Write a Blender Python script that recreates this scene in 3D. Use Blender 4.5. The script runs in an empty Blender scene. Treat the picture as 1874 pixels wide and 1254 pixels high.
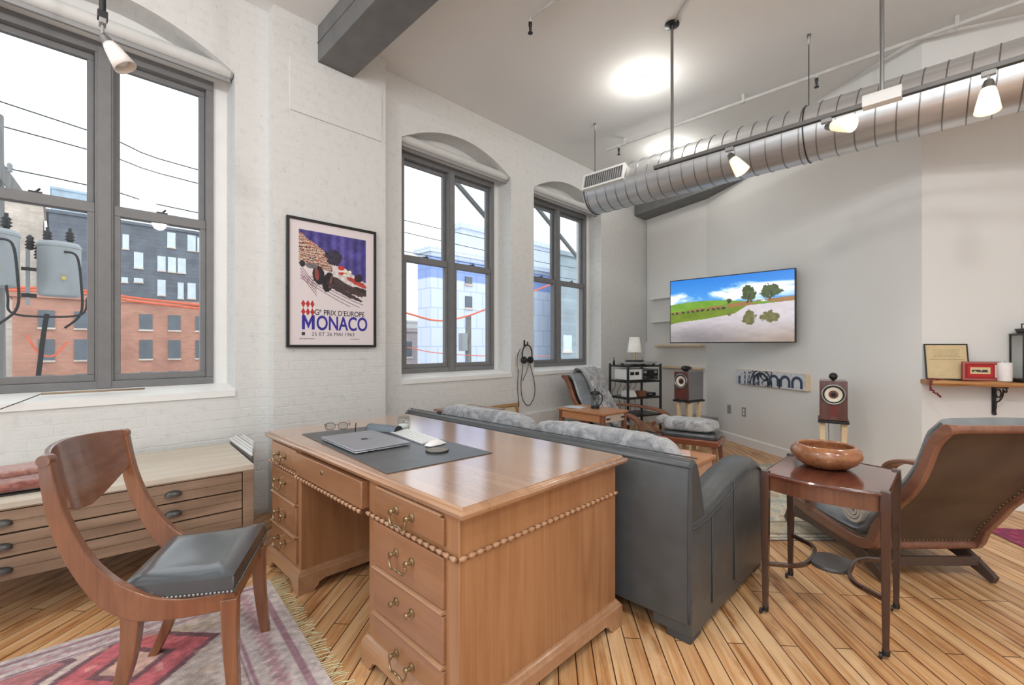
import bpy, bmesh, math, random
import numpy as np
from mathutils import Vector, Matrix
random.seed(7)
PI = math.pi
S = bpy.context.scene
COL = S.collection

# ---------------------------------------------------------------- camera, world, lights
cam_d = bpy.data.cameras.new('camera')
cam = bpy.data.objects.new('camera', cam_d); COL.objects.link(cam)
cam.location = (3.71, 0, 1.26)
HEAD = math.radians(44.58)
cam.rotation_euler = (PI/2, 0, HEAD)
cam_d.sensor_width = 36; cam_d.lens = 820/1874*36
cam_d.shift_y = 7/1874
cam_d.clip_start = .02; cam_d.clip_end = 400
S.camera = cam
S.view_settings.view_transform = 'Standard'; S.view_settings.look = 'None'
S.view_settings.gamma = 1; S.view_settings.exposure = 0.5
S.view_settings.use_curve_mapping = False
w = bpy.data.worlds.new('overcast'); S.world = w; w.use_nodes = True
wb = w.node_tree.nodes['Background']
wb.inputs[0].default_value = (.90, .955, 1, 1); wb.inputs[1].default_value = 1.25
BULB_W, TRACK_W, FILL_W = 7, 5, 40
# unseen fill lights around the camera, added to brighten the room
for i, (x, y, k) in enumerate([(5.3, 1.2, .8), (2.0, -1.2, 1), (5.0, -1.6, 1), (5.6, 3.0, .3), (3.9, .9, 1.1)]):
    L = bpy.data.lights.new('fill_light', 'POINT'); L.energy = FILL_W*k; L.shadow_soft_size = .09; L.color = (1, 1, .99)
    o = bpy.data.objects.new('fill_light', L); o.location = (x, y, 3.3); COL.objects.link(o)

# ---------------------------------------------------------------- measuring helpers (photo frame 1874x1254)
_s, _c = math.sin(HEAD), math.cos(HEAD)
def ray(px, py):
    k = (px-937)/820
    return Vector((k*_c-_s, k*_s+_c, (634-py)/820))
def onx(px, py, x=0.0):           # point seen at px, py on the plane X = x
    d = ray(px, py); t = (x-3.71)/d.x
    return Vector((3.71, 0, 1.26)) + d*t
def ony(px, py, y):
    d = ray(px, py); t = y/d.y
    return Vector((3.71, 0, 1.26)) + d*t
def onz(px, py, z=0.0):
    d = ray(px, py); t = (z-1.26)/d.z
    return Vector((3.71, 0, 1.26)) + d*t
def onv(px, py, A, B):
    d = ray(px, py); ex, ey = B[0]-A[0], B[1]-A[1]
    det = -d.x*ey+d.y*ex; rx, ry = A[0]-3.71, A[1]
    t = (-rx*ey+ry*ex)/det
    return Vector((3.71, 0, 1.26)) + d*t

# ---------------------------------------------------------------- materials
def lin(c):
    return tuple(((v/255)/12.92 if v/255 <= .04045 else ((v/255+.055)/1.055)**2.4) for v in c)
MATS = {}
class NT:
    def __init__(s, name):
        s.m = bpy.data.materials.new(name); s.m.use_nodes = True
        s.t = s.m.node_tree; s.p = s.t.nodes['Principled BSDF']; MATS[name] = s.m
    def n(s, typ, **kw):
        x = s.t.nodes.new(typ)
        for k, v in kw.items():
            if k in x.inputs.keys(): x.inputs[k].default_value = v
            else: setattr(x, k, v)
        return x
    def l(s, a, b): s.t.links.new(a, b)
def ramp(N, fac, stops):
    r = N.n('ShaderNodeValToRGB'); e = r.color_ramp.elements
    e[0].position, e[0].color = stops[0][0], (*stops[0][1], 1)
    e[1].position, e[1].color = stops[-1][0], (*stops[-1][1], 1)
    for p, c in stops[1:-1]:
        q = e.new(p); q.color = (*c, 1)
    N.l(fac, r.inputs[0]); return r
def coords(N, scale=(1, 1, 1), rot=(0, 0, 0), src='Object'):
    t = N.n('ShaderNodeTexCoord'); m = N.n('ShaderNodeMapping')
    m.inputs['Scale'].default_value = scale; m.inputs['Rotation'].default_value = rot
    N.l(t.outputs[src], m.inputs[0]); return m.outputs[0]
def bump(N, h, strength=.3, dist=.01):
    b = N.n('ShaderNodeBump'); b.inputs['Strength'].default_value = strength; b.inputs['Distance'].default_value = dist
    N.l(h, b.inputs['Height']); N.l(b.outputs[0], N.p.inputs['Normal']); return b
def plain(name, rgb, rough=.5, metal=0, var=.12, scale=8, bmp=0, coat=0, sub=None):
    N = NT(name); c = lin(rgb)
    v = coords(N)
    nz = N.n('ShaderNodeTexNoise', Scale=scale, Detail=5.0); N.l(v, nz.inputs['Vector'])
    r = ramp(N, nz.outputs['Fac'], [(.3, tuple(x*(1-var) for x in c)), (.7, tuple(min(1, x*(1+var)) for x in c))])
    N.l(r.outputs[0], N.p.inputs['Base Color'])
    N.p.inputs['Roughness'].default_value = rough; N.p.inputs['Metallic'].default_value = metal
    if coat: N.p.inputs['Coat Weight'].default_value = coat; N.p.inputs['Coat Roughness'].default_value = .12
    if bmp: bump(N, nz.outputs['Fac'], .6, bmp)
    return N.m
def wood(name, a, b, axis='x', rough=.35, grain=14, coat=.0, dark=None, bmp=.0006, sc=1.0):
    N = NT(name); st = [grain*sc]*3; st['xyz'.index(axis)] = 1.1*sc
    v = coords(N, tuple(st))
    n1 = N.n('ShaderNodeTexNoise', Scale=1.0, Detail=6.0, Roughness=.6, Distortion=.6); N.l(v, n1.inputs['Vector'])
    st2 = [grain*7*sc]*3; st2['xyz'.index(axis)] = 2.5*sc
    v2 = coords(N, tuple(st2)); n2 = N.n('ShaderNodeTexNoise', Scale=1.0, Detail=3.0); N.l(v2, n2.inputs['Vector'])
    mx = N.n('ShaderNodeMath', operation='MULTIPLY_ADD'); N.l(n2.outputs['Fac'], mx.inputs[0]); mx.inputs[1].default_value = .35; N.l(n1.outputs['Fac'], mx.inputs[2])
    stops = [(.42, lin(a)), (.86, lin(b))]
    if dark: stops = [(.38, lin(dark))]+[(.5, lin(a)), (.86, lin(b))]
    r = ramp(N, mx.outputs[0], stops); N.l(r.outputs[0], N.p.inputs['Base Color'])
    N.p.inputs['Roughness'].default_value = rough
    if coat: N.p.inputs['Coat Weight'].default_value = coat; N.p.inputs['Coat Roughness'].default_value = .1
    if bmp: bump(N, mx.outputs[0], .4, bmp)
    return N.m
def vcol(name, rough=.9, emit=0.0, bmp=0, base=True):
    N = NT(name); a = N.n('ShaderNodeVertexColor'); a.layer_name = 'Col'
    if base: N.l(a.outputs[0], N.p.inputs['Base Color'])
    else: N.p.inputs['Base Color'].default_value = (.01, .01, .01, 1)
    N.p.inputs['Roughness'].default_value = rough
    if emit: N.l(a.outputs[0], N.p.inputs['Emission Color']); N.p.inputs['Emission Strength'].default_value = emit
    if bmp:
        nz = N.n('ShaderNodeTexNoise', Scale=260.0, Detail=3.0); N.l(coords(N), nz.inputs['Vector']); bump(N, nz.outputs['Fac'], .8, bmp)
    return N.m
def emis(name, rgb, strength):
    N = NT(name); N.p.inputs['Base Color'].default_value = (*lin(rgb), 1)
    N.p.inputs['Emission Color'].default_value = (*lin(rgb), 1); N.p.inputs['Emission Strength'].default_value = strength; return N.m

WHITE = (216, 216, 214)
def brick_white(name):
    N = NT(name); t = N.n('ShaderNodeTexCoord'); sp = N.n('ShaderNodeSeparateXYZ'); N.l(t.outputs['Object'], sp.inputs[0])
    ad = N.n('ShaderNodeMath', operation='ADD'); N.l(sp.outputs[0], ad.inputs[0]); N.l(sp.outputs[1], ad.inputs[1])
    cb = N.n('ShaderNodeCombineXYZ'); N.l(ad.outputs[0], cb.inputs[0]); N.l(sp.outputs[2], cb.inputs[1])
    wn = N.n('ShaderNodeTexNoise', Scale=9.0, Detail=3.0); N.l(t.outputs['Object'], wn.inputs['Vector'])
    wv = N.n('ShaderNodeVectorMath', operation='SCALE'); N.l(wn.outputs['Color'], wv.inputs[0]); wv.inputs['Scale'].default_value = .022
    wa = N.n('ShaderNodeVectorMath', operation='ADD'); N.l(cb.outputs[0], wa.inputs[0]); N.l(wv.outputs[0], wa.inputs[1])
    b = N.n('ShaderNodeTexBrick'); b.offset = .5
    b.inputs['Scale'].default_value = 1.0; b.inputs['Mortar Size'].default_value = .006; b.inputs['Mortar Smooth'].default_value = .9
    b.inputs['Brick Width'].default_value = .21; b.inputs['Row Height'].default_value = .068
    b.inputs['Color1'].default_value = (.9, .9, .9, 1); b.inputs['Color2'].default_value = (1, 1, 1, 1); b.inputs['Mortar'].default_value = (.3, .3, .3, 1)
    N.l(wa.outputs[0], b.inputs['Vector'])
    nz = N.n('ShaderNodeTexNoise', Scale=16.0, Detail=8.0, Roughness=.65); N.l(t.outputs['Object'], nz.inputs['Vector'])
    big = N.n('ShaderNodeTexNoise', Scale=1.3, Detail=3.0); N.l(t.outputs['Object'], big.inputs['Vector'])
    # plaster skim hides the courses in places
    sk = N.n('ShaderNodeMapRange'); N.l(big.outputs['Fac'], sk.inputs[0]); sk.inputs[1].default_value = .38; sk.inputs[2].default_value = .6
    sk.inputs[3].default_value = .12; sk.inputs[4].default_value = .6
    m1 = N.n('ShaderNodeMath', operation='MULTIPLY'); N.l(b.outputs['Color'], m1.inputs[0]); N.l(sk.outputs[0], m1.inputs[1])
    m2 = N.n('ShaderNodeMath', operation='ADD'); N.l(m1.outputs[0], m2.inputs[0]); N.l(nz.outputs['Fac'], m2.inputs[1])
    bump(N, m2.outputs[0], .38, .011)
    w0 = lin(WHITE)
    r = ramp(N, nz.outputs['Fac'], [(.2, tuple(x*.8 for x in w0)), (.45, w0), (1, tuple(min(1, x*1.04) for x in w0))])
    sp2 = N.n('ShaderNodeTexNoise', Scale=55.0, Detail=2.0); N.l(t.outputs['Object'], sp2.inputs['Vector'])
    r2 = ramp(N, sp2.outputs['Fac'], [(.24, (.35, .34, .33)), (.29, (1, 1, 1))])
    mm = N.n('ShaderNodeMixRGB', blend_type='MULTIPLY'); mm.inputs[0].default_value = .6
    N.l(r.outputs[0], mm.inputs[1]); N.l(r2.outputs[0], mm.inputs[2]); N.l(mm.outputs[0], N.p.inputs['Base Color'])
    N.p.inputs['Roughness'].default_value = .6
    return N.m
def floor_mat():
    N = NT('floor_boards'); ang = math.atan2(.764, -.645)
    v = coords(N, (1, 1, 1), (0, 0, -ang))
    wn = N.n('ShaderNodeTexNoise', Scale=1.6); N.l(v, wn.inputs['Vector'])
    b = N.n('ShaderNodeTexBrick'); b.offset = .37; b.offset_frequency = 3; b.squash = 1
    b.inputs['Scale'].default_value = 1.0; b.inputs['Mortar Size'].default_value = .0028; b.inputs['Mortar Smooth'].default_value = .3
    b.inputs['Brick Width'].default_value = 1.15; b.inputs['Row Height'].default_value = .072; b.inputs['Bias'].default_value = 0
    b.inputs['Color1'].default_value = (*lin((206, 162, 116)), 1); b.inputs['Color2'].default_value = (*lin((230, 194, 150)), 1)
    b.inputs['Mortar'].default_value = (*lin((84, 50, 26)), 1)
    N.l(v, b.inputs['Vector'])
    v2 = coords(N, (1.6, 26, 1), (0, 0, 0)); mp = v2.node; 
    # grain follows the boards
    g = N.n('ShaderNodeMapping'); g.inputs['Scale'].default_value = (1.5, 28, 1); N.l(v, g.inputs[0])
    gn = N.n('ShaderNodeTexNoise', Scale=1.0, Detail=7.0, Roughness=.65, Distortion=.5); N.l(g.outputs[0], gn.inputs['Vector'])
    r1 = ramp(N, gn.outputs['Fac'], [(.26, lin((140, 98, 62))), (.40, lin((222, 190, 154))), (.58, (1, 1, 1))])
    m1 = N.n('ShaderNodeMixRGB', blend_type='MULTIPLY'); m1.inputs[0].default_value = .8; N.l(b.outputs['Color'], m1.inputs[1]); N.l(r1.outputs[0], m1.inputs[2])
    st = N.n('ShaderNodeMapping'); st.inputs['Scale'].default_value = (2.2, 9, 1); N.l(v, st.inputs[0])
    sn = N.n('ShaderNodeTexNoise', Scale=1.0, Detail=5.0, Roughness=.6); N.l(st.outputs[0], sn.inputs['Vector'])
    r2 = ramp(N, sn.outputs['Fac'], [(.27, lin((92, 64, 44))), (.34, lin((200, 168, 138))), (.44, (1, 1, 1))])
    m2 = N.n('ShaderNodeMixRGB', blend_type='MULTIPLY'); m2.inputs[0].default_value = .8; N.l(m1.outputs[0], m2.inputs[1]); N.l(r2.outputs[0], m2.inputs[2])
    N.l(m2.outputs[0], N.p.inputs['Base Color'])
    N.p.inputs['Roughness'].default_value = .38
    bump(N, b.outputs['Fac'], .5, -.003)
    return N.m
def facing(N, lo, hi):
    lw = N.n('ShaderNodeLayerWeight'); lw.inputs[0].default_value = .5
    p = N.n('ShaderNodeMath', operation='POWER'); N.l(lw.outputs['Facing'], p.inputs[0]); p.inputs[1].default_value = 4.5
    m = N.n('ShaderNodeMath', operation='MULTIPLY_ADD'); N.l(p.outputs[0], m.inputs[0]); m.inputs[1].default_value = hi; m.inputs[2].default_value = lo
    return m.outputs[0]
def glass_mat():
    N = NT('window_glass'); N.t.nodes.remove(N.p)
    out = [x for x in N.t.nodes if x.type == 'OUTPUT_MATERIAL'][0]
    a = N.n('ShaderNodeBsdfTransparent'); a.inputs[0].default_value = (.97, .985, .99, 1)
    g = N.n('ShaderNodeBsdfGlossy'); g.inputs['Roughness'].default_value = .02
    fr = facing(N, .02, .5); mx = N.n('ShaderNodeMixShader')
    N.l(fr, mx.inputs[0]); N.l(a.outputs[0], mx.inputs[1]); N.l(g.outputs[0], mx.inputs[2]); N.l(mx.outputs[0], out.inputs[0])
    return N.m
def clear_glass(name, tint=(.9, .93, .93)):
    N = NT(name); N.t.nodes.remove(N.p)
    out = [x for x in N.t.nodes if x.type == 'OUTPUT_MATERIAL'][0]
    a = N.n('ShaderNodeBsdfTransparent'); a.inputs[0].default_value = (*tint, 1)
    g = N.n('ShaderNodeBsdfGlossy'); g.inputs['Roughness'].default_value = .04
    fr = facing(N, .05, .7); mx = N.n('ShaderNodeMixShader')
    N.l(fr, mx.inputs[0]); N.l(a.outputs[0], mx.inputs[1]); N.l(g.outputs[0], mx.inputs[2]); N.l(mx.outputs[0], out.inputs[0])
    return N.m
def facade(name, brick, mortar, bw=.6, bh=.2, ms=.02):
    N = NT(name); t = N.n('ShaderNodeTexCoord'); sp = N.n('ShaderNodeSeparateXYZ'); N.l(t.outputs['Object'], sp.inputs[0])
    ad = N.n('ShaderNodeMath', operation='ADD'); N.l(sp.outputs[0], ad.inputs[0]); N.l(sp.outputs[1], ad.inputs[1])
    cb = N.n('ShaderNodeCombineXYZ'); N.l(ad.outputs[0], cb.inputs[0]); N.l(sp.outputs[2], cb.inputs[1])
    b = N.n('ShaderNodeTexBrick'); N.l(cb.outputs[0], b.inputs['Vector'])
    b.inputs['Scale'].default_value = 1; b.inputs['Brick Width'].default_value = bw; b.inputs['Row Height'].default_value = bh; b.inputs['Mortar Size'].default_value = ms
    c = lin(brick); b.inputs['Color1'].default_value = (*c, 1); b.inputs['Color2'].default_value = (*[x*.86 for x in c], 1); b.inputs['Mortar'].default_value = (*lin(mortar), 1)
    nz = N.n('ShaderNodeTexNoise', Scale=.6, Detail=6.0); N.l(t.outputs['Object'], nz.inputs['Vector'])
    r = ramp(N, nz.outputs['Fac'], [(.3, (.72, .7, .7)), (.6, (1, 1, 1))])
    m = N.n('ShaderNodeMixRGB', blend_type='MULTIPLY'); m.inputs[0].default_value = .8; N.l(b.outputs['Color'], m.inputs[1]); N.l(r.outputs[0], m.inputs[2])
    N.l(m.outputs[0], N.p.inputs['Base Color']); N.p.inputs['Roughness'].default_value = .9
    return N.m

M_BRICK = brick_white('painted_brick'); M_FLOOR = floor_mat(); M_GLASS = glass_mat()
M_PLASTER = plain('white_plaster', (224, 223, 220), .75, var=.02, scale=3, bmp=.001)
M_CEIL = plain('ceiling_paint', (228, 228, 226), .8, var=.015, scale=2)
M_WALLR = plain('drywall_paint', (226, 225, 222), .7, var=.015, scale=2)
M_TRIMW = plain('white_trim_paint', (233, 233, 231), .45, var=.02)
M_FRAME = plain('grey_window_paint', (118, 118, 119), .45, var=.06, scale=14)
M_BEAM = plain('grey_beam_paint', (112, 112, 112), .6, var=.12, scale=6, bmp=.002)
M_SHADE = plain('roller_shade_cloth', (206, 206, 204), .6, var=.03)
M_STEEL = plain('brushed_steel', (150, 150, 150), .35, metal=1, var=.06)
M_DSTEEL = plain('dark_steel', (58, 58, 60), .4, metal=.7, var=.1)
M_BLACK = plain('black_paint', (24, 24, 25), .4, var=.1)
M_RUBBER = plain('black_rubber', (30, 30, 32), .7, var=.1)
M_WHITEP = plain('white_plastic', (232, 232, 230), .35, var=.02)
M_GREYP = plain('grey_plastic', (150, 150, 150), .45, var=.04)
M_CHERRY = wood('cherry_side', (148, 101, 66), (176, 130, 92), 'z', .3, 16, coat=.35)
M_CHERRYX = wood('cherry_top', (154, 110, 78), (182, 140, 106), 'x', .2, 12, coat=.6)
M_CHERRYF = wood('cherry_front', (140, 95, 64), (164, 118, 84), 'x', .3, 9, coat=.4)
M_CHERRYM = wood('cherry_moulding', (156, 112, 80), (182, 142, 110), 'x', .28, 10, coat=.6)
M_CARVE_L = wood('carved_rope_light', (166, 124, 92), (192, 152, 120), 'x', .4, 10)
M_CARVE_D = plain('carved_rope_dark', (104, 70, 48), .5)
M_BRASS = plain('aged_brass', (168, 150, 118), .32, metal=1, var=.15, scale=30)
M_MAHOG = wood('mahogany', (76, 44, 31), (122, 76, 52), 'z', .22, 12, coat=.6)
M_MAHOGD = wood('mahogany_dark', (42, 25, 19), (74, 45, 34), 'z', .25, 14, coat=.6)
M_MAHOGX = wood('mahogany_top', (72, 36, 30), (120, 66, 52), 'y', .12, 12, coat=1.0, dark=(50, 24, 20))
M_PINK = wood('rosy_brown_wood', (104, 66, 52), (146, 102, 82), 'y', .32, 10, coat=.3)
M_CHEST = wood('weathered_oak', (122, 98, 78), (160, 134, 112), 'x', .6, 10, dark=(96, 76, 60))
M_CHESTT = wood('weathered_oak_top', (182, 170, 154), (208, 198, 182), 'x', .5, 12)
M_LEATHER = plain('black_leather', (66, 69, 72), .34, var=.15, scale=9, bmp=.002, coat=.6)
M_SOFA = plain('grey_leather', (76, 79, 81), .33, var=.12, scale=10, bmp=.003)
M_SOFAD = plain('grey_leather_piping', (66, 70, 73), .5)
M_VELVET = None
M_BROWNL = plain('brown_leather', (84, 68, 56), .55, var=.22, scale=5)
M_ORANGE = wood('orange_pine', (172, 112, 72), (204, 146, 102), 'x', .35, 10, coat=.2)
M_LIGHTW = wood('light_maple', (214, 184, 142), (236, 212, 176), 'x', .4, 12)
M_BOWL = wood('acacia_bowl', (122, 74, 46), (176, 122, 84), 'y', .22, 7, coat=.5, dark=(100, 50, 26))
M_ALU = plain('laptop_aluminium', (176, 180, 188), .35, metal=.75, var=.03)
M_PAD = plain('charcoal_pad', (84, 86, 88), .38, var=.18, scale=9, bmp=.0006)
M_VCOL = vcol('printed_paper', .7); M_RUG = vcol('woven_rug', .97, bmp=.004)
M_SCREEN = vcol('tv_screen', .25, emit=.92, base=False)

def velvet(name, a, b, sc=7):
    N = NT(name); nz = N.n('ShaderNodeTexNoise', Scale=float(sc), Detail=6.0, Roughness=.65, Distortion=1.2); N.l(coords(N), nz.inputs['Vector'])
    r = ramp(N, nz.outputs['Fac'], [(.35, lin(a)), (.62, lin(b))]); N.l(r.outputs[0], N.p.inputs['Base Color'])
    N.p.inputs['Roughness'].default_value = .8; N.p.inputs['Sheen Weight'].default_value = .6; N.p.inputs['Sheen Roughness'].default_value = .4
    bump(N, nz.outputs['Fac'], .9, .02); return N.m
M_VELVET = velvet('grey_velvet', (112, 114, 117), (178, 180, 184), 9)
M_THROW = velvet('grey_throw', (120, 120, 122), (196, 197, 199), 12)
M_DUCT = None
def duct():
    N = NT('galvanised_duct'); v = coords(N, (1.2, 14, 14)); nz = N.n('ShaderNodeTexNoise', Scale=1.0, Detail=5.0); N.l(v, nz.inputs['Vector'])
    r = ramp(N, nz.outputs['Fac'], [(.3, lin((196, 197, 199))), (.7, lin((232, 233, 234)))]); N.l(r.outputs[0], N.p.inputs['Base Color'])
    N.p.inputs['Metallic'].default_value = .85; N.p.inputs['Roughness'].default_value = .38; bump(N, nz.outputs['Fac'], .25, .004); return N.m
M_DUCT = duct()

# ---------------------------------------------------------------- mesh builders
def smooth_path(pts, n=6):
    P = [Vector(p) for p in pts]; out = []
    for i in range(len(P)-1):
        a, b, c, d = P[max(i-1, 0)], P[i], P[i+1], P[min(i+2, len(P)-1)]
        for k in range(n):
            t = k/n
            out.append(.5*((2*b)+(c-a)*t+(2*a-5*b+4*c-d)*t*t+(3*b-a-3*c+d)*t**3))
    out.append(P[-1]); return out
class MB:
    def __init__(s): s.bm = bmesh.new(); s.mi = 0
    def _f(s, vs):
        try:
            f = s.bm.faces.new(vs); f.material_index = s.mi; return f
        except ValueError: return None
    def box(s, x0, x1, y0, y1, z0, z1, M=None):
        vs = [Vector((x, y, z)) for x in (x0, x1) for y in (y0, y1) for z in (z0, z1)]
        if M is not None: vs = [M @ v for v in vs]
        v = [s.bm.verts.new(p) for p in vs]
        for q in ((0, 1, 3, 2), (4, 6, 7, 5), (0, 4, 5, 1), (2, 3, 7, 6), (0, 2, 6, 4), (1, 5, 7, 3)): s._f([v[i] for i in q])
        return s
    def bar(s, p0, p1, w, h, up=(0, 0, 1)):
        p0, p1 = Vector(p0), Vector(p1); d = (p1-p0).normalized(); u = Vector(up); sd = d.cross(u)
        if sd.length < 1e-4: sd = d.cross(Vector((0, 1, 0)))
        sd.normalize(); u = sd.cross(d)
        return s.loft([[p+sd*a*w/2+u*b*h/2 for a, b in ((-1, -1), (1, -1), (1, 1), (-1, 1))] for p in (p0, p1)])
    def loft(s, loops, caps=True, closed=False, wrap=True):
        L = [[s.bm.verts.new(Vector(p)) for p in lp] for lp in loops]; n = len(L[0])
        rng = range(len(L)) if closed else range(len(L)-1)
        for i in rng:
            a, b = L[i], L[(i+1) % len(L)]
            for k in range(n if wrap else n-1): s._f([a[k], a[(k+1) % n], b[(k+1) % n], b[k]])
        if caps and not closed: s._f(L[0][::-1]); s._f(L[-1])
        return s
    def tube(s, pts, r, n=8, closed=False, caps=True):
        P = [Vector(p) for p in pts]; m = len(P); loops = []
        rs = r if isinstance(r, (list, tuple)) else [r]*m
        prev = None
        for i in range(m):
            if closed: d = P[(i+1) % m]-P[i-1]
            else: d = P[min(i+1, m-1)]-P[max(i-1, 0)]
            d.normalize()
            if prev is None:
                u = d.cross(Vector((0, 0, 1)));
                if u.length < .05: u = d.cross(Vector((1, 0, 0)))
            else: u = prev-d*prev.dot(d)
            u.normalize(); prev = u; v = d.cross(u)
            loops.append([P[i]+(u*math.cos(2*PI*k/n)+v*math.sin(2*PI*k/n))*rs[i] for k in range(n)])
        return s.loft(loops, caps=caps, closed=closed)
    def cyl(s, p0, p1, r0, r1=None, n=20): return s.tube([p0, p1], [r0, r0 if r1 is None else r1], n)
    def lathe(s, prof, o=(0, 0, 0), n=24, axis=None, caps=True):
        o = Vector(o); R = Matrix.Identity(3)
        if axis is not None: R = Vector((0, 0, 1)).rotation_difference(Vector(axis)).to_matrix()
        return s.loft([[o+R @ Vector((max(r, 1e-4)*math.cos(2*PI*k/n), max(r, 1e-4)*math.sin(2*PI*k/n), z)) for k in range(n)] for r, z in prof], caps=caps)
    def prism(s, poly, a, b, plane='xy'):
        def P(u, v, t): return {'xy': (u, v, t), 'xz': (u, t, v), 'yz': (t, u, v)}[plane]
        A = [s.bm.verts.new(P(u, v, a)) for u, v in poly]; B = [s.bm.verts.new(P(u, v, b)) for u, v in poly]; n = len(poly)
        s._f(A[::-1]); s._f(B)
        for k in range(n): s._f([A[k], A[(k+1) % n], B[(k+1) % n], B[k]])
        return s
    def ribbon(s, pts, hw, x0, x1):      # board in the yz plane between x0 and x1, centre line pts, half widths hw
        P = [Vector((0, p[0], p[1])) for p in pts]; L = []
        for i, p in enumerate(P):
            d = P[min(i+1, len(P)-1)]-P[max(i-1, 0)]; d.normalize(); nrm = Vector((0, -d.z, d.y))
            h = hw[i] if isinstance(hw, (list, tuple)) else hw
            a, b = p+nrm*h, p-nrm*h
            L.append([(x0, a.y, a.z), (x1, a.y, a.z), (x1, b.y, b.z), (x0, b.y, b.z)])
        return s.loft(L)
    def sell(s, c, r, e=.45, n=28, m=14, M=None, wr=0, seed=0):   # soft block
        c = Vector(c); rnd = random.Random(seed); ph = [rnd.uniform(0, 6) for _ in range(4)]
        sp = lambda v, p: math.copysign(abs(v)**p, v)
        loops = []
        for i in range(1, m):
            t = -PI/2+PI*i/m; lp = []
            for k in range(n):
                f = 2*PI*k/n
                p = Vector((r[0]*sp(math.cos(t), e)*sp(math.cos(f), e), r[1]*sp(math.cos(t), e)*sp(math.sin(f), e), r[2]*sp(math.sin(t), e)))
                if wr: p *= 1+wr*(math.sin(p.x*31+ph[0])*math.sin(p.y*27+ph[1])+.6*math.sin(p.x*57+p.z*40+ph[2]))
                if M is not None: p = M @ p
                lp.append(c+p)
            loops.append(lp)
        return s.loft(loops)
    def build(s, name, mat, parent=None, smooth=False, bevel=0, seg=2, sub=0, loc=None, auto=None):
        bmesh.ops.recalc_face_normals(s.bm, faces=s.bm.faces)
        me = bpy.data.meshes.new(name); s.bm.to_mesh(me); s.bm.free()
        for m in (mat if isinstance(mat, (list, tuple)) else [mat]): me.materials.append(m)
        o = bpy.data.objects.new(name, me); COL.objects.link(o)
        if parent is not None: o.parent = parent
        if loc is not None: o.location = loc
        if smooth:
            for p in me.polygons: p.use_smooth = True
            if auto: me.set_sharp_from_angle(angle=math.radians(auto))
        if bevel:
            b = o.modifiers.new('bevel', 'BEVEL'); b.width = bevel; b.segments = seg; b.limit_method = 'ANGLE'; b.angle_limit = math.radians(35)
            if not smooth:
                for p in me.polygons: p.use_smooth = True
                me.set_sharp_from_angle(angle=math.radians(30))
        if sub:
            b = o.modifiers.new('sub', 'SUBSURF'); b.levels = sub; b.render_levels = sub
        return o
def rect(m, x0, x1, a0, a1, z0, z1, l, r, b, t):
    m.box(x0, x1, a0, a1, z0, z0+b); m.box(x0, x1, a0, a1, z1-t, z1)
    m.box(x0, x1, a0, a0+l, z0+b, z1-t); m.box(x0, x1, a1-r, a1, z0+b, z1-t); return m
def tag(o, label=None, cat=None, group=None, kind=None):
    if label: o['label'] = label
    if cat: o['category'] = cat
    if group: o['group'] = group
    if kind: o['kind'] = kind
    return o
def thing(name, label, cat, loc=(0, 0, 0), rz=0, group=None):
    o = bpy.data.objects.new(name, None); COL.objects.link(o); o.empty_display_size = .1
    o.location = loc; o.rotation_euler = (0, 0, rz)
    return tag(o, label, cat, group)
def struct(o): o['kind'] = 'structure'; return o
def copy_tree(o, parent=None):
    c = o.copy(); COL.objects.link(c); c.parent = parent
    for ch in [x for x in bpy.data.objects if x.parent == o]: copy_tree(ch, c)
    return c
def picture(name, w, h, nx, ny, fn, mat, parent=None, flip=False, plane='xz'):
    """flat (or gently shaped) grid with a colour per point: fn(u, v) -> rgb arrays; u along width, v up"""
    u, v = np.meshgrid(np.linspace(0, 1, nx+1), np.linspace(0, 1, ny+1))
    col, z = fn(u, v)
    X = (u-.5)*w; V = (v-.5)*h
    if plane == 'xz': co = np.stack([X, np.zeros_like(X), V], -1)
    else: co = np.stack([X, V, z], -1)
    me = bpy.data.meshes.new(name); N = (nx+1)*(ny+1)
    idx = np.arange(N).reshape(ny+1, nx+1)
    q = np.stack([idx[:-1, :-1], idx[:-1, 1:], idx[1:, 1:], idx[1:, :-1]], -1).reshape(-1, 4)
    me.vertices.add(N); me.vertices.foreach_set('co', co.reshape(-1).astype(np.float32))
    me.loops.add(q.size); me.loops.foreach_set('vertex_index', q.reshape(-1).astype(np.int32))
    me.polygons.add(len(q)); me.polygons.foreach_set('loop_start', (np.arange(len(q))*4).astype(np.int32))
    me.update(calc_edges=True)
    ca = me.color_attributes.new('Col', 'FLOAT_COLOR', 'POINT')
    c = np.clip(col, 0, 1); c = np.where(c <= .04045, c/12.92, ((c+.055)/1.055)**2.4)
    ca.data.foreach_set('color', np.concatenate([c, np.ones((*c.shape[:2], 1))], -1).reshape(-1).astype(np.float32))
    me.materials.append(mat); me.polygons.foreach_set('use_smooth', [True]*len(q))
    o = bpy.data.objects.new(name, me); COL.objects.link(o)
    if parent is not None: o.parent = parent
    return o
def vnoise(u, v, fx, fy, seed=0, octv=4):
    rs = np.random.RandomState(seed); out = np.zeros_like(u); amp = 1; tot = 0
    for k in range(octv):
        g = rs.rand(int(fy)+3, int(fx)+3); x = u*fx; y = v*fy
        x0 = np.clip(x.astype(int), 0, g.shape[1]-2); y0 = np.clip(y.astype(int), 0, g.shape[0]-2)
        a = np.clip(x-x0, 0, 1); b = np.clip(y-y0, 0, 1); a = a*a*(3-2*a); b = b*b*(3-2*b)
        out += amp*((g[y0, x0]*(1-a)+g[y0, x0+1]*a)*(1-b)+(g[y0+1, x0]*(1-a)+g[y0+1, x0+1]*a)*b)
        tot += amp; amp *= .55; fx *= 2; fy *= 2
    return out/tot
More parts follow.
